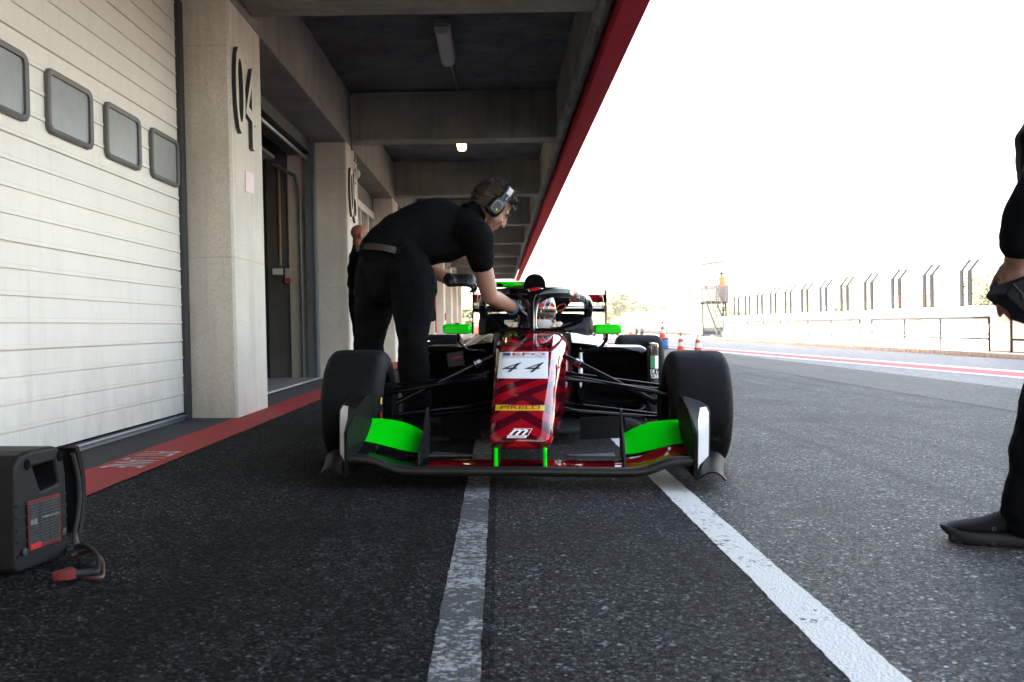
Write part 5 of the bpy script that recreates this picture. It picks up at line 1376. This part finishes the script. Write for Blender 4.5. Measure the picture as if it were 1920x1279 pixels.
# collar
b = MB(); ax = (HM @ V(0, -.02, -.05) - neck0).normalized(); bb = ax.orthogonal().normalized(); cc = ax.cross(bb); ctr = A(890, 402, 5.84)
b.loft([[ctr + ax * h + (bb * math.cos(a) + cc * math.sin(a)) * r for a in [2 * math.pi * i / 28 for i in range(28)]] for h, r in ((-.03, .088), (.0, .080), (.028, .077), (.026, .072), (-.02, .074))], cap=False); b.build('collar', M['cloth'], shirt, world=True)
# small red print across the shoulders
SHB = MB(); dg = bpy.context.evaluated_depsgraph_get()
ev = shirt.evaluated_get(dg); me_ = ev.to_mesh(); WB = wm(shirt); shv = [WB @ v.co for v in me_.vertices]; shf = [tuple(p.vertices) for p in me_.polygons]; ev.to_mesh_clear()
SHT = BVHTree.FromPolygons([tuple(p) for p in shv], shf)
def onw(bvh, x, y, off=.003):
    d = ray(x, y).normalized(); h = bvh.ray_cast(CAM, d, 60)
    if h[0] is None: return None
    return h[0] - d * off
b = MB(); g_ = []
for i in range(7):
    t = i / 6; row = [onw(SHT, lerp(837, 862, t), lerp(377.5, 384.5, t) + dy, .004) for dy in (0, 1, 2.0)]; g_.append(row)
if all(p is not None for r in g_ for p in r):
    b.sheet(g_); b.build('back_print', mat('red_print', (.16, .008, .012), .7), shirt, world=True, smooth=0)
# belt, T-shirt showing, trousers
b = MB()
hipc = (hipR + hipL) / 2
b.limb([A(728, 482, 5.68), A(736, 500, 5.68), hipc + V(0, 0, -.02)], [(.155, .150), (.170, .165), (.165, .165)], 22, ref=V(0, 1, 0))
b.limb([A(712, 512, 5.72), A(700, 540, 5.76)], [.135, .125], 16)
b.limb([hipR + V(-.01, 0, .03), hipR.lerp(kneR, .25), hipR.lerp(kneR, .55), hipR.lerp(kneR, .85), kneR, kneR.lerp(ankR, .3), kneR.lerp(ankR, .7), ankR + V(0, 0, -.0)], [.130, .124, .112, .092, .086, .088, .082, .080], 20)
b.limb([hipL + V(.0, 0, .03), hipL.lerp(kneL, .25), hipL.lerp(kneL, .55), hipL.lerp(kneL, .85), kneL, kneL.lerp(ankL, .3), kneL.lerp(ankL, .7), ankL], [.128, .120, .108, .094, .088, .090, .084, .080], 20)
tr = b.build('trousers', M['cloth_trouser'], mech, world=True, remesh=.010, relax=5, disp=FOLDS_T)
pk = MB(); pc = A(806, 572, 5.53); pk.box((-.075, -.075, -.09), (.006, .075, .09), M=Matrix.Translation(pc) @ Euler((0, R(-6), R(-20))).to_matrix().to_4x4()); pk.build('pocket', M['cloth_trouser'], tr, world=True, bevel=.02, seg=3, smooth=60)
for (xa, ya, xb, yb) in ((667, 477, 690, 481), (698, 480, 731, 489)):
    ev = tr.evaluated_get(bpy.context.evaluated_depsgraph_get())
b = MB(); axd = (RT * .18 + V(0, .28, .95)).normalized(); c0 = A(722, 487, 5.68)
e1 = RT - axd * RT.dot(axd); e1.normalize(); e2 = axd.cross(e1)
for h0, h1, r0, nm, m_, a0, a1 in ((-.012, .026, .178, 'belt', 'belt', 212, 298), (-.012, .030, .178, 'undershirt', None, 298, 345)):
    g_ = []
    for k in range(25):
        a = R(lerp(a0, a1, k / 24)); d_ = e1 * math.cos(a) + e2 * math.sin(a); d_.normalize()
        if (e2.y > 0 and False): pass
        g_.append([c0 + d_ * r0 * s_ + axd * h for h, s_ in ((h0, .995), ((h0 + h1) / 2, 1.0), (h1, .99))])
    b = MB(); b.sheet(g_, .006); b.build(nm, M[m_] if m_ else mat('grey_undershirt', (.20, .2, .22), .9), mech, world=True)
for a in (200, 232, 300):
    d_ = e1 * math.cos(R(a)) + e2 * math.sin(R(a)); b = MB(); b.tube([c0 + d_ * .186 + axd * .034, c0 + d_ * .188, c0 + d_ * .186 - axd * .03], .010, 6); b.build('belt_loop', M['cloth_trouser'], tr, world=True)
for an, dx, dy in ((ankR, .15, .10), (ankL, .16, .08)):
    g0 = V(an.x, an.y, gz(an.x)); dd = V(dx, dy, 0).normalized(); a0, a1 = g0 - dd * .075, g0 + dd * .22; a0.z = gz(a0.x); a1.z = gz(a1.x); shoe(mech, a0, a1)
# hair
b = MB(); b.ell(HM @ V(0, -.012 * hk, .036 * hk), (.084 * hk, .104 * hk, .095 * hk), HM.to_3x3().to_4x4(), 24)
keep = lambda d: (d.y < .45 or d.z > .55) and not (d.z < -.55) and not (d.y > .15 and d.z < .3)
hs = MB(); hair_strands(hs, HM, keep, 7000, .045, hk * 1.04, 4, .5, V(0, -.5, -.6)); hair_strands(hs, HM, lambda d: d.z > .2 and d.y < .7, 2200, .042, hk * 1.05, 9, .8, V(0, .3, .2))
cap = MB(); n0 = len(b.v)
inv = HM.inverted(); good = []
for f in b.f:
    c = sum(((inv @ b.v[i]) for i in f), V(0, 0, 0)) / len(f); d = V(c.x / .08, (c.y + .012) / .1, (c.z - .036) / .09).normalized()
    if keep(d) : good.append(f)
cap.add(b.v, good); hc_ = cap.build('hair', M['hair'], mech, world=True)
hs.build('hair_strands', M['hair'], hc_, world=True, smooth=0)
# short beard on the jaw
b = MB(); rnd = random.Random(3)
bv = MB(); head_parts(bv, HM, hk); HT = BVHTree.FromPolygons([tuple(p) for p in bv.v], bv.f)
for i in range(900):
    y, z, s = rnd.uniform(.02, .1), rnd.uniform(-.115, -.045), rnd.choice((-1, 1))
    if z > -.06 and y > .085: continue
    o = HM @ (V(s * .2, y, z) * hk); d = (HM.to_3x3() @ V(-s, rnd.uniform(-.1, .1), 0)).normalized(); h = HT.ray_cast(o, d, 1)
    if h[0] is None: continue
    n = -d; q = h[0] + n * .001; t = (HM.to_3x3() @ V(0, .3, -1)).normalized() * .008 + n * .002; w_ = V(.0008, 0, .0006)
    b.add([q - w_, q + w_, q + t], [(0, 1, 2)])
b.build('beard', mat('beard_hair', (.07, .034, .02), .6), mech, world=True, smooth=0)
for s in (-1, 1):
    b = MB(); b.ell(HM @ (V(s * .031, .078, -.004) * hk), (.010 * hk,) * 3, n=12); b.build('eye', M['eye'], mech, world=True)
    b = MB(); b.limb([HM @ (V(s * .016, .104, .024) * hk), HM @ (V(s * .034, .100, .029) * hk), HM @ (V(s * .050, .088, .022) * hk)], [.004, .0045, .003], 8); b.build('eyebrow', M['brow'], mech, world=True)
# ear defenders
hsx = thing('ear_defenders', 'black ear defenders with a grey panel and yellow dot on the mechanic\'s head', 'ear defenders', HM @ V(0, 0, .02))
for s in (1, -1):
    # local x = its left; the viewer sees the right ear
    cup = MB()
    def cr(off, w_, h_, n=28):
        P = []
        for k in range(n):
            a = 2 * math.pi * k / n; c_, s_ = math.cos(a), math.sin(a); e = 2 / 3.2
            P.append(HM @ (V(s * (.080 + off), .002 + w_ * math.copysign(abs(c_) ** e, c_), -.005 + h_ * math.copysign(abs(s_) ** e, s_)) * hk))
        return P
    cup.loft([cr(-.012, .036, .046), cr(.004, .039, .050), cr(.006, .036, .046), cr(.008, .041, .053), cr(.026, .042, .054), cr(.038, .036, .047), cr(.042, .028, .038)])
    c_ = cup.build('ear_cup', M['black_plastic'], hsx, world=True, smooth=50)
    pn = MB(); pn.loft([cr(.041, .027, .034), cr(.0445, .026, .033), cr(.0455, .022, .029)]); pp = pn.build('cup_rim', M['grey_steel'], c_, world=True, smooth=50)
    pn = MB(); pn.loft([cr(.0453, .020, .027), cr(.0458, .0195, .0265)]); pn.build('cup_panel', mat('grey_cup_panel', (.08, .078, .07), .6, noise=(120, .2, (.04, .04, .038))), c_, world=True, smooth=0)
    pn = MB(); pn.lathe([(.0065, 0), (.006, .002)], 14, lambda x, y, z: HM @ (V(s * (.0458 + .08 + z), .010 + x, -.020 + y) * hk)); pn.build('yellow_dot', mat('yellow_dot', (.62, .62, .03), .4), c_, world=True)
    st_ = MB(); st_.tube([HM @ (V(s * .122, .012, .05) * hk), HM @ (V(s * .112, .010, .085) * hk)], .0045, 6); st_.build('slider', M['metal'], c_, world=True)
b = MB(); g_ = []
for a in range(-8, 189, 7):
    x, z = .110 * math.cos(R(a)), .034 + .106 * math.sin(R(a)); x2, z2 = x * 1.06, .034 + .112 * math.sin(R(a)) 
    g_.append([HM @ (V(x, .008 + dy, z) * hk) for dy in (-.020, -.012, .012, .020)])
b.sheet(g_, .010); b.build('head_band', M['black_plastic'], hsx, world=True, smooth=60)
b = MB(); g_ = []
for a in range(25, 66, 6):
    for_ = None; x, z = -.118 * math.cos(R(a)), .034 + .113 * math.sin(R(a)); g_.append([HM @ (V(x, .008 + dy, z) * hk) for dy in (-.013, 0, .013)])
b.sheet(g_, .003); b.build('band_plate', mat('pale_band_plate', (.45, .42, .38), .3), hsx, world=True)

# ------------------------------------------------------------------ a standing figure (two bystanders, marshal)
def standing(label, foot, face, H_, skin, top, legs_m, arm_pose, head_hair=False, shoes=True, vox=.014, toe=None, feet_gap=.12, folds=True, lean=0.0, detail=True, feet=None):
    """foot = ground point between the feet, face = heading (radians, 0 = +X); arm_pose[side] = (elbow offset, wrist offset, hand dir) in body frame x=fwd y=left z=up, fractions of height"""
    foot = Vector(foot); c, s = math.cos(face), math.sin(face)
    W = lambda f, l, z: foot + V(c * f - s * l, s * f + c * l, z) * H_
    t = thing('person', label, 'person', foot)
    D = lambda f, l, z: V(c * f - s * l, s * f + c * l, z)
    HMx = frame(W(.010 + lean, 0, .935), (c * lean * .5, s * lean * .5, 1), (c, s, -.05)); k = H_ / 1.78
    b = MB(); head_parts(b, HMx, k); b.limb([W(lean * .8, 0, .83), HMx @ V(0, -.018, -.06)], [.070 * k, .066 * k])
    b.limb([W(0, 0, .52), W(0, 0, .62), W(lean * .5, 0, .74), W(lean * .7, 0, .80)], [(.15 * k, .10 * k), (.14 * k, .1 * k), (.16 * k, .11 * k), (.1 * k, .07 * k)], 16, ref=D(1, 0, 0))
    for sd in (1, -1):
        ak_ = feet[sd][0].lerp(feet[sd][1], .22) + V(0, 0, .09) if feet else W(0, sd * .06, .05); kn_ = W(.006, sd * .055, .40).lerp(ak_, .42) if feet else W(.01, sd * .058, .28)
        b.limb([W(0, sd * .055, .5), W(.006, sd * .055, .40), kn_, ak_], [.075 * k, .065 * k, .048 * k, .036 * k])
    arms = {}
    for sd in (1, -1):
        e, w_, hd_, pn_, cu_ = arm_pose[sd]; sh = W(lean * .7, sd * .108, .805); el, wr = W(*e), W(*w_); arms[sd] = (sh, el, wr)
        b.limb([sh, sh.lerp(el, .5), el, el.lerp(wr, .3), wr], [.052 * k, .046 * k, .04 * k, .042 * k, .029 * k])
        hand(b, wr, D(*hd_), D(*pn_), cu_, k, thumb=-sd)
    body_ = b.build('body', skin, t, world=True, remesh=vox * .6 if detail else vox, relax=3)
    for sd in (1, -1):
        if detail:
            e_ = MB(); e_.ell(HMx @ (V(sd * .031, .083, -.004) * k), (.011 * k,) * 3, n=12); e_.build('eye', M['eye'], t, world=True)
            e_ = MB(); e_.limb([HMx @ (V(sd * .016, .103, .024) * k), HMx @ (V(sd * .034, .100, .028) * k), HMx @ (V(sd * .05, .088, .022) * k)], [.004, .0045, .003], 8); e_.build('eyebrow', M['brow'], t, world=True)
    b = MB()
    b.limb([W(0, 0, .50), W(0, 0, .56), W(.008, 0, .64), W(lean * .5, 0, .735), W(lean * .7, 0, .79)], [(.175 * k, .125 * k), (.175 * k, .125 * k), (.172 * k, .128 * k), (.19 * k, .135 * k), (.14 * k, .095 * k)], 20, ref=D(1, 0, 0))
    b.limb([W(lean * .7, 0, .80), W(lean * .75, 0, .838)], [.10 * k, .070 * k])
    for sd in (1, -1):
        sh, el, wr = arms[sd]; q = arm_pose['sleeve']
        b.limb([W(lean * .7, 0, .79), sh], [.09 * k, .078 * k]); b.limb([sh, sh.lerp(el, .5), el, el.lerp(wr, q * .5 + .001), el.lerp(wr, q)], [.080 * k, .068 * k, .062 * k, .060 * k, .056 * k], 18)
    b.build('jacket', top, t, world=True, remesh=vox * .8, relax=4, disp=FOLDS if folds else None)
    b = MB(); b.limb([W(0, 0, .55), W(0, 0, .49)], [(.165 * k, .12 * k), (.165 * k, .125 * k)], 20, ref=D(1, 0, 0))
    for sd in (1, -1):
        b.limb([W(0, sd * .052, .50), W(.006, sd * .055, .40), *((W(.012, sd * feet_gap * .45, .28), W(.0, sd * feet_gap * .5, .15), W(-.004, sd * feet_gap * .5, .055)) if not feet else (W(.006, sd * .055, .40).lerp(feet[sd][0].lerp(feet[sd][1], .22) + V(0, 0, .1), .42), W(.006, sd * .055, .40).lerp(feet[sd][0].lerp(feet[sd][1], .22) + V(0, 0, .1), .75), feet[sd][0].lerp(feet[sd][1], .22) + V(0, 0, .10)))], [.108 * k, .098 * k, .080 * k, (.082 if feet else .075) * k, (.082 if feet else .074) * k], 20)
    b.build('trousers', legs_m, t, world=True, remesh=vox * .8, relax=4, disp=FOLDS_T if folds else None)
    sh_ = []
    for sd in (1, -1):
        a0, a1 = W(-.045, sd * feet_gap * .5, 0), W(.128, sd * feet_gap * .56, 0); a0.z = gz(a0.x); a1.z = gz(a1.x)
        if feet: a0, a1 = feet[sd]
        if shoes: sh_.append(shoe(t, a0, a1, k=k * (1.22 if feet else 1), lugs=detail))
    return t, HMx, k, arms, sh_
relaxed = lambda sd: ((-.02, sd * .14, .63), (.03, sd * .145, .485), (.15, 0, -1), (0, -sd, 0), .35)
# bald bystander by the second pillar, his back half turned
f0 = A(676, 640, 11.7); f0.z = gz(f0.x)
bald, HB_, kb, _, _ = standing('bald man in black clothes standing by the second pillar, partly hidden behind the bending mechanic', f0, R(18), 1.845, M['skin_red'], M['cloth'], M['cloth_trouser'], {1: relaxed(1), -1: relaxed(-1), 'sleeve': .95}, vox=.02)
b = MB(); hair_strands(b, HB_, lambda d: -.45 < d.z < -.05 and d.y < .2, 1200, .006, kb, 6, .3, V(0, -.3, -.8), .0012); b.build('hair', mat('shaved_hair', (.16, .09, .06), .7), bald, world=True, smooth=0)

# man at the right edge of the picture, holding a black box
RYm = 2.96
g1 = ground_at(1772, 1015); fR = V(1.70, RYm - .02, 0); fR.z = gz(fR.x)
pose = {-1: ((.0, -.13, .625), (.02, -.135, .0), 0, 0, 0), 1: None}
RH = 1.86
def toW(P): # world -> body fractions for heading 180 deg
    d = (Vector(P) - fR) / RH; c_, s_ = math.cos(R(158)), math.sin(R(158)); return (d.x * c_ + d.y * s_, -d.x * s_ + d.y * c_, d.z)
wrist = A(1903, 492, RYm - .14); elbow = A(1932, 385, RYm - .22)
wristB = A(1985, 500, RYm + .10); elbowB = V(1.80, RYm + .27, elbow.z)
pose = {1: (toW(elbow), toW(wrist), (.12, .05, -1), (-.5, -1, -.1), [.28, .34, .4, .5]), -1: (toW(elbowB), toW(wristB), (.5, .6, -.5), (0, 1, -.3), .5), 'sleeve': .60}
toe_ = ground_at(1766, 1013); dr_ = V(math.cos(R(156)), math.sin(R(156)), 0); he_ = toe_ - dr_ * .315; he_.z = gz(he_.x); toe2 = toe_ + V(.34, .16, 0); he2 = toe2 - V(math.cos(R(170)), math.sin(R(170)), 0) * .31; toe2.z = gz(toe2.x); he2.z = gz(he2.x)
FEET = {1: (he_, toe_), -1: (he2, toe2)}
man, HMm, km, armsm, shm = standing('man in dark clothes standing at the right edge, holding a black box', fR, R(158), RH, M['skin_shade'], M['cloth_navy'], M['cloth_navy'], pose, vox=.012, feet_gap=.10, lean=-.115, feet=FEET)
b = MB(); b.ell(HMm @ V(0, -.012 * km, .036 * km), (.080 * km, .099 * km, .090 * km), HMm.to_3x3().to_4x4(), 18)
hs = MB(); hair_strands(hs, HMm, lambda d: (d.y < .45 or d.z > .5) and d.z > -.5, 2500, .03, km, 12, .3); hs.build('hair', M['hair'], man, world=True, smooth=0)
# box in his hand
bx = thing('control_box', 'black angular box held in the hand of the man at the right edge', 'box', A(1885, 570, RYm - .12))
q2 = [A(x, y, RYm - .08) for x, y in ((1845.5, 556), (1859, 535), (1908, 512), (1990, 545), (1990, 640), (1925, 610), (1890, 598))]
q = [p + V(0, -.12, .0) for p in q2]
b = MB(); n = len(q); b.add(q + q2, [tuple(range(n)), tuple(range(2 * n - 1, n - 1, -1))] + [(i, i + n, (i + 1) % n + n, (i + 1) % n) for i in range(n)]); cbx = b.build('case', mat('box_black', (.005, .005, .006), .75, spec=.2, bump=(250, .2, .001)), bx, world=True, smooth=0, bevel=.006)
b = MB(); pts = [q[1] + V(0, -.002, 0), q[1].lerp(q[5], .55) + V(0, -.002, 0), q[6] + V(0, -.002, 0)]; b.tube(pts, .0016, 6); b.build('edge_seam', M['dark_steel'], cbx, world=True)
b = MB(); pp = q[0].lerp(q[6], .55) + V(.012, -.002, .03); b.ell(pp, (.006, .003, .010), n=10); b.build('catch', M['black_rubber'], cbx, world=True)
b = MB(); b.tube([A(1873, 527, RYm - .12), A(1880, 516, RYm - .12), A(1889, 502, RYm - .11)], .0025, 6); b.build('strap', mat('brown_strap', (.1, .05, .03), .6), bx, world=True)
# shoe marks
if shm:
    sh0, P0_ = shm[0]
    ev = sh0
    me_ = sh0.data; wv = [wm(sh0) @ v.co for v in me_.vertices]; SHO = BVHTree.FromPolygons([tuple(p) for p in wv], [tuple(p.vertices) for p in me_.polygons])
    # side emblem letters
    for body_, x0, y0, x1, y1 in (('o', 1860, 988.5, 1867.5, 996), ('c', 1861, 998, 1869.5, 1005.5)):
        vs, fs = text2d(body_, cuts=1); Pq = [onw(SHO, lerp(x0, x1, s + .5), lerp(y1, y0, t + .5), .004) for s, t in vs]
        if all(p is not None for p in Pq):
            b = MB(); b.add(Pq, fs); b.build('side_emblem', mat('shoe_emblem', (.10, .095, .09), .5), sh0, world=True, smooth=0)

# marshal on the tower
p = T(1354, 566, 1.0)
mo = mat('orange_overall', (.85, .30, .10), .8)
mar, *_ = standing('marshal in orange overalls standing on the tower platform', V(p.x, TY + 1.0, zp + .002), R(200), 1.8, M['skin'], mo, mo, {1: relaxed(1), -1: relaxed(-1), 'sleeve': .95}, shoes=False, vox=.03, detail=False, folds=False)
b = MB(); hh = V(p.x, TY + 1.0, zp + 1.8); b.ell(hh + V(0, 0, -.06), (.10, .11, .09), n=12); b.build('cap', M['cloth'], mar, world=True)

# ================================================================== POWER PACK in the left foreground
BY = 2.60
pk0 = ground_at(40, 1085)
pk_ = thing('power_pack', 'dark grey portable power pack with carry handle and cable standing on the asphalt', 'power pack', V(pk0.x, pk0.y, gz(pk0.x)))
M['case'] = mat('case_plastic', (.007, .0072, .0083), .55, spec=.25, bump=(260, .35, .0015))
# face frame: along (u) from the near-left bottom corner to the far-right, depth (w) away to the back left
ua = ground_at(30, 1084); ub = ground_at(132, 1046)
ux = (ub - ua); ux.z = 0; UL = ux.length; ux.normalize(); wx = V(-ux.y, ux.x, 0); 
if wx.x > 0: wx = -wx
PKM = lambda u_, d, h: V(ua.x, ua.y, gz(ua.x) + .006) + ux * u_ + wx * d + V(0, 0, h)
ztop = at(60, 845, lerp(ua.y, ub.y, .35)).z - gz(ua.x) - .006
HH, TH = ztop, .25
prof_ = [(.012, 0), (UL - .012, 0), (UL, .012), (UL - .004, HH * .75), (UL - .016, HH * .92), (UL - .045, HH), (.075, HH), (.03, HH * .975), (.006, HH * .88), (0, .012)]
hole = [(.085, HH - .045), (UL - .055, HH - .040), (UL - .040, HH - .105), (.115, HH - .115)]
def shell(d0, inset):
    return [PKM(lerp(u_, UL / 2, inset), d0, lerp(h, HH / 2, inset)) for u_, h in prof_]
b = MB()
bm_ = bmesh.new()
def ringv(P): return [bm_.verts.new(p) for p in P]
# front plate with the handle opening: outer + hole filled by bridging
O = ringv(shell(.004, .015)); I = ringv([PKM(u_, .004, h) for u_, h in hole]); eds = []
for r_ in (O, I):
    for i in range(len(r_)): eds.append(bm_.edges.new((r_[i], r_[(i + 1) % len(r_)])))
bmesh.ops.triangle_fill(bm_, use_beauty=True, use_dissolve=False, edges=eds)
O2 = ringv(shell(.018, 0)); O3 = ringv(shell(TH - .018, 0)); O4 = ringv(shell(TH, .015)); I2 = ringv([PKM(u_, TH, h) for u_, h in hole])
for a_, c_ in ((O, O2), (O2, O3), (O3, O4), (I, I2)):
    for i in range(len(a_)): j = (i + 1) % len(a_); bm_.faces.new((a_[i], a_[j], c_[j], c_[i]))
eds = [e for r_ in (O4, I2) for e in [bm_.edges.get((r_[i], r_[(i + 1) % len(r_)])) for i in range(len(r_))]]
bmesh.ops.triangle_fill(bm_, use_beauty=True, use_dissolve=False, edges=eds)
bm_.verts.index_update(); b.add([v.co for v in bm_.verts], [[v.index for v in f.verts] for f in bm_.faces]); bm_.free()
case = b.build('case', M['case'], pk_, world=True, smooth=0, bevel=.007, seg=3)
b = MB(); b.tube([PKM(.085, .06, HH - .022), PKM(UL - .05, .06, HH - .020)], .019, 14); b.build('handle', M['black_rubber'], pk_, world=True)
# moulded ribs on the face
for h in (.06, .115, .16, .205, .25):
    h = h / .45 * HH
    b = MB(); b.box((0, 0, 0), (1, 1, 1), M=Matrix((( *(ux * (UL - .02)), 0), (*( -wx * .004), 0), (0, 0, .005, 0), (0, 0, 0, 1))).transposed()); 
    for p_ in b.v: p_ += PKM(.01, .004, h)
    b.build('rib', M['case'], case, world=True, smooth=0)
# printed label
def lab(u0, u1, h0, h1, off, m_, nm, par=None):
    b = MB(); b.add([PKM(u0, off, h0), PKM(u1, off, h0), PKM(u1, off, h1), PKM(u0, off, h1)], [(0, 1, 2, 3)]); return b.build(nm, m_, par or case, world=True, smooth=0)
l0, l1, k0, k1 = UL * .25, UL * .80, HH * .19, HH * .56
lm = mat('printed_label', (.012, .012, .014), .35); g = NG(lm)
pq = g.new('ShaderNodeTexCoord').outputs['Object']; sp_ = g.new('ShaderNodeSeparateXYZ'); g.l.new(pq, sp_.inputs[0])
rowf = g.math('FRACT', g.math('MULTIPLY', sp_.outputs[2], 125.0)); nz = g.noise(g.mapping(pq, (90, 90, 14)), 4.0, 4, .7)
txt = g.math('MULTIPLY', g.math('GREATER_THAN', rowf, .5), g.math('GREATER_THAN', nz, .47)); g.l.new(g.mix(txt, (.010, .010, .012), (.075, .078, .08)), g.b.inputs['Base Color'])
red = mat('label_red', (.12, .008, .010), .4); pale = mat('label_pale', (.14, .14, .145), .5)
lb = lab(l0 - .006, l1 + .006, k0 - .008, k1 + .008, -.0012, red, 'label')
lab(l0, l1, k0, k1, -.0020, lm, 'label_print', lb)
for t in (.33, .66): lab(lerp(l0, l1, t) - .0015, lerp(l0, l1, t) + .0015, k0, k1, -.0026, lm if False else M['sticker_black'], 'label_rule', lb)
lab(l0 + .05, l1 - .004, lerp(k0, k1, .60), lerp(k0, k1, .625), -.0028, pale, 'label_rule', lb)
for t, h_ in ((.02, .50), (.12, .50), (.02, .56), (.12, .56)): lab(l0 + t * .15, l0 + t * .15 + .012, lerp(k0, k1, h_), lerp(k0, k1, h_) + .007, -.0028, pale, 'label_symbol', lb)
lab(l0, lerp(l0, l1, .35), k0 - .0075, k0 + .008, -.0030, mat('label_red_bright', (.4, .015, .02), .4), 'label_bar', lb)
for u_, h in ((.035, .055), (UL - .03, .075)):
    b = MB(); b.lathe([(.010, 0), (.010, .003), (.004, .004)], 14, lambda x, y, z: PKM(u_ + x, -.001 - z, h + y)); b.build('screw', M['dark_steel'], case, world=True)
for u_, h in ((.06, HH - .035), (UL - .032, HH - .03)):
    b = MB(); b.lathe([(.012, 0), (.010, .003)], 16, lambda x, y, z: PKM(u_ + x, .003 - z, h + y * 1.3)); b.build('recess', M['matt_black'], case, world=True)
# curved cable guard on the right flank
b = MB(); g_ = []
for k in range(13):
    t = k / 12; h = lerp(.055, HH - .012, t); out = .018 + .045 * math.sin(math.pi * min(1, .12 + t * .80)) ** .8
    g_.append([PKM(UL + out - .004, -.01, h), PKM(UL + out, .0, h), PKM(UL + out + .002, .03, h), PKM(UL + out - .004, .05, h)])
b.sheet(g_, .012); b.build('cable_guard', M['case'], pk_, world=True, smooth=60)
M['cable_red'] = mat('cable_red', (.06, .014, .014), .45)
for j, (m_, o_) in enumerate((('black_rubber', 0), ('cable_red', .014))):
    P = []
    for k in range(9):
        t = k / 8; h = lerp(HH - .03, .06, t); P.append(PKM(UL + .012 + .028 * math.sin(math.pi * t) + o_ * .6, -.006 + o_ * .3, h))
    P += [PKM(UL + .005 + o_, -.01, .03)]
    b = MB(); b.tube(smooth_path(P, 40), .0065, 8); b.build('cable', M[m_], pk_, world=True)
C_ = [ground_at(x, y) for x, y in ((124, 1050), (140, 1046), (160, 1049), (176, 1058), (184, 1072), (184, 1084), (172, 1088), (150, 1088))]
for j, (m_, dz, dx) in enumerate((('black_rubber', .026, 0), ('cable_red', .012, .012))):
    P = [V(p.x + dx, p.y - dx * .3, gz(p.x) + dz - (.0 if i < 5 else .006) + (.012 if 1 < i < 5 else 0)) for i, p in enumerate(C_)]
    b = MB(); b.tube(smooth_path(P, 42), .0065, 8); b.build('cable', M[m_], pk_, world=True)
e0, e1_ = ground_at(142, 1091), ground_at(98, 1096)
dv = (e1_ - e0); dv.z = 0; Lc = dv.length; dv.normalize(); sv = V(-dv.y, dv.x, 0)
Cq = lambda a, c, h: V(e0.x, e0.y, gz(e0.x)) + dv * a * Lc + sv * c + V(0, 0, h)
b = MB(); b.tube([Cq(-.75, 0, .02), Cq(-.1, 0, .02), Cq(.02, 0, .022)], [.010, .011, .012], 12); b.build('cable_sleeve', M['black_rubber'], pk_, world=True)
b = MB(); b.loft([[Cq(a, c * w_, .022 + d * h_) for c, d in ((-1, -1), (1, -1), (1, 1), (-1, 1))] for a, w_, h_ in ((0, .013, .012), (.4, .016, .013), (.75, .013, .011), (1, .008, .009))])
for i in range(5): b.box((-.001, -.016, .033), (.004, .016, .037), M=Matrix.Translation(Cq(.08 + .075 * i, 0, 0)) @ Matrix(((dv.x, sv.x, 0, 0), (dv.y, sv.y, 0, 0), (0, 0, 1, 0), (0, 0, 0, 1))))
b.build('plug', mat('plug_red', (.14, .008, .011), .4), pk_, world=True, smooth=0, bevel=.003)
# ================================================================== sunlit air
hz_b = MB(); hz_b.box((-395, -58, -2.0), (800, 1300, 42)); 
hm_ = bpy.data.materials.new('haze'); hm_.use_nodes = True
n_, l_ = hm_.node_tree.nodes, hm_.node_tree.links
n_.remove(n_['Principled BSDF']); vp = n_.new('ShaderNodeVolumePrincipled'); vp.inputs['Color'].default_value = (.95, .95, .93, 1); vp.inputs['Density'].default_value = 0.00038; vp.inputs['Anisotropy'].default_value = 0.3
l_.new(vp.outputs[0], n_['Material Output'].inputs['Volume'])
hz = hz_b.build('haze', hm_, smooth=0); hz['kind'] = 'stuff'; hz['label'] = 'pale sunlit air over the whole circuit'; hz['category'] = 'haze'
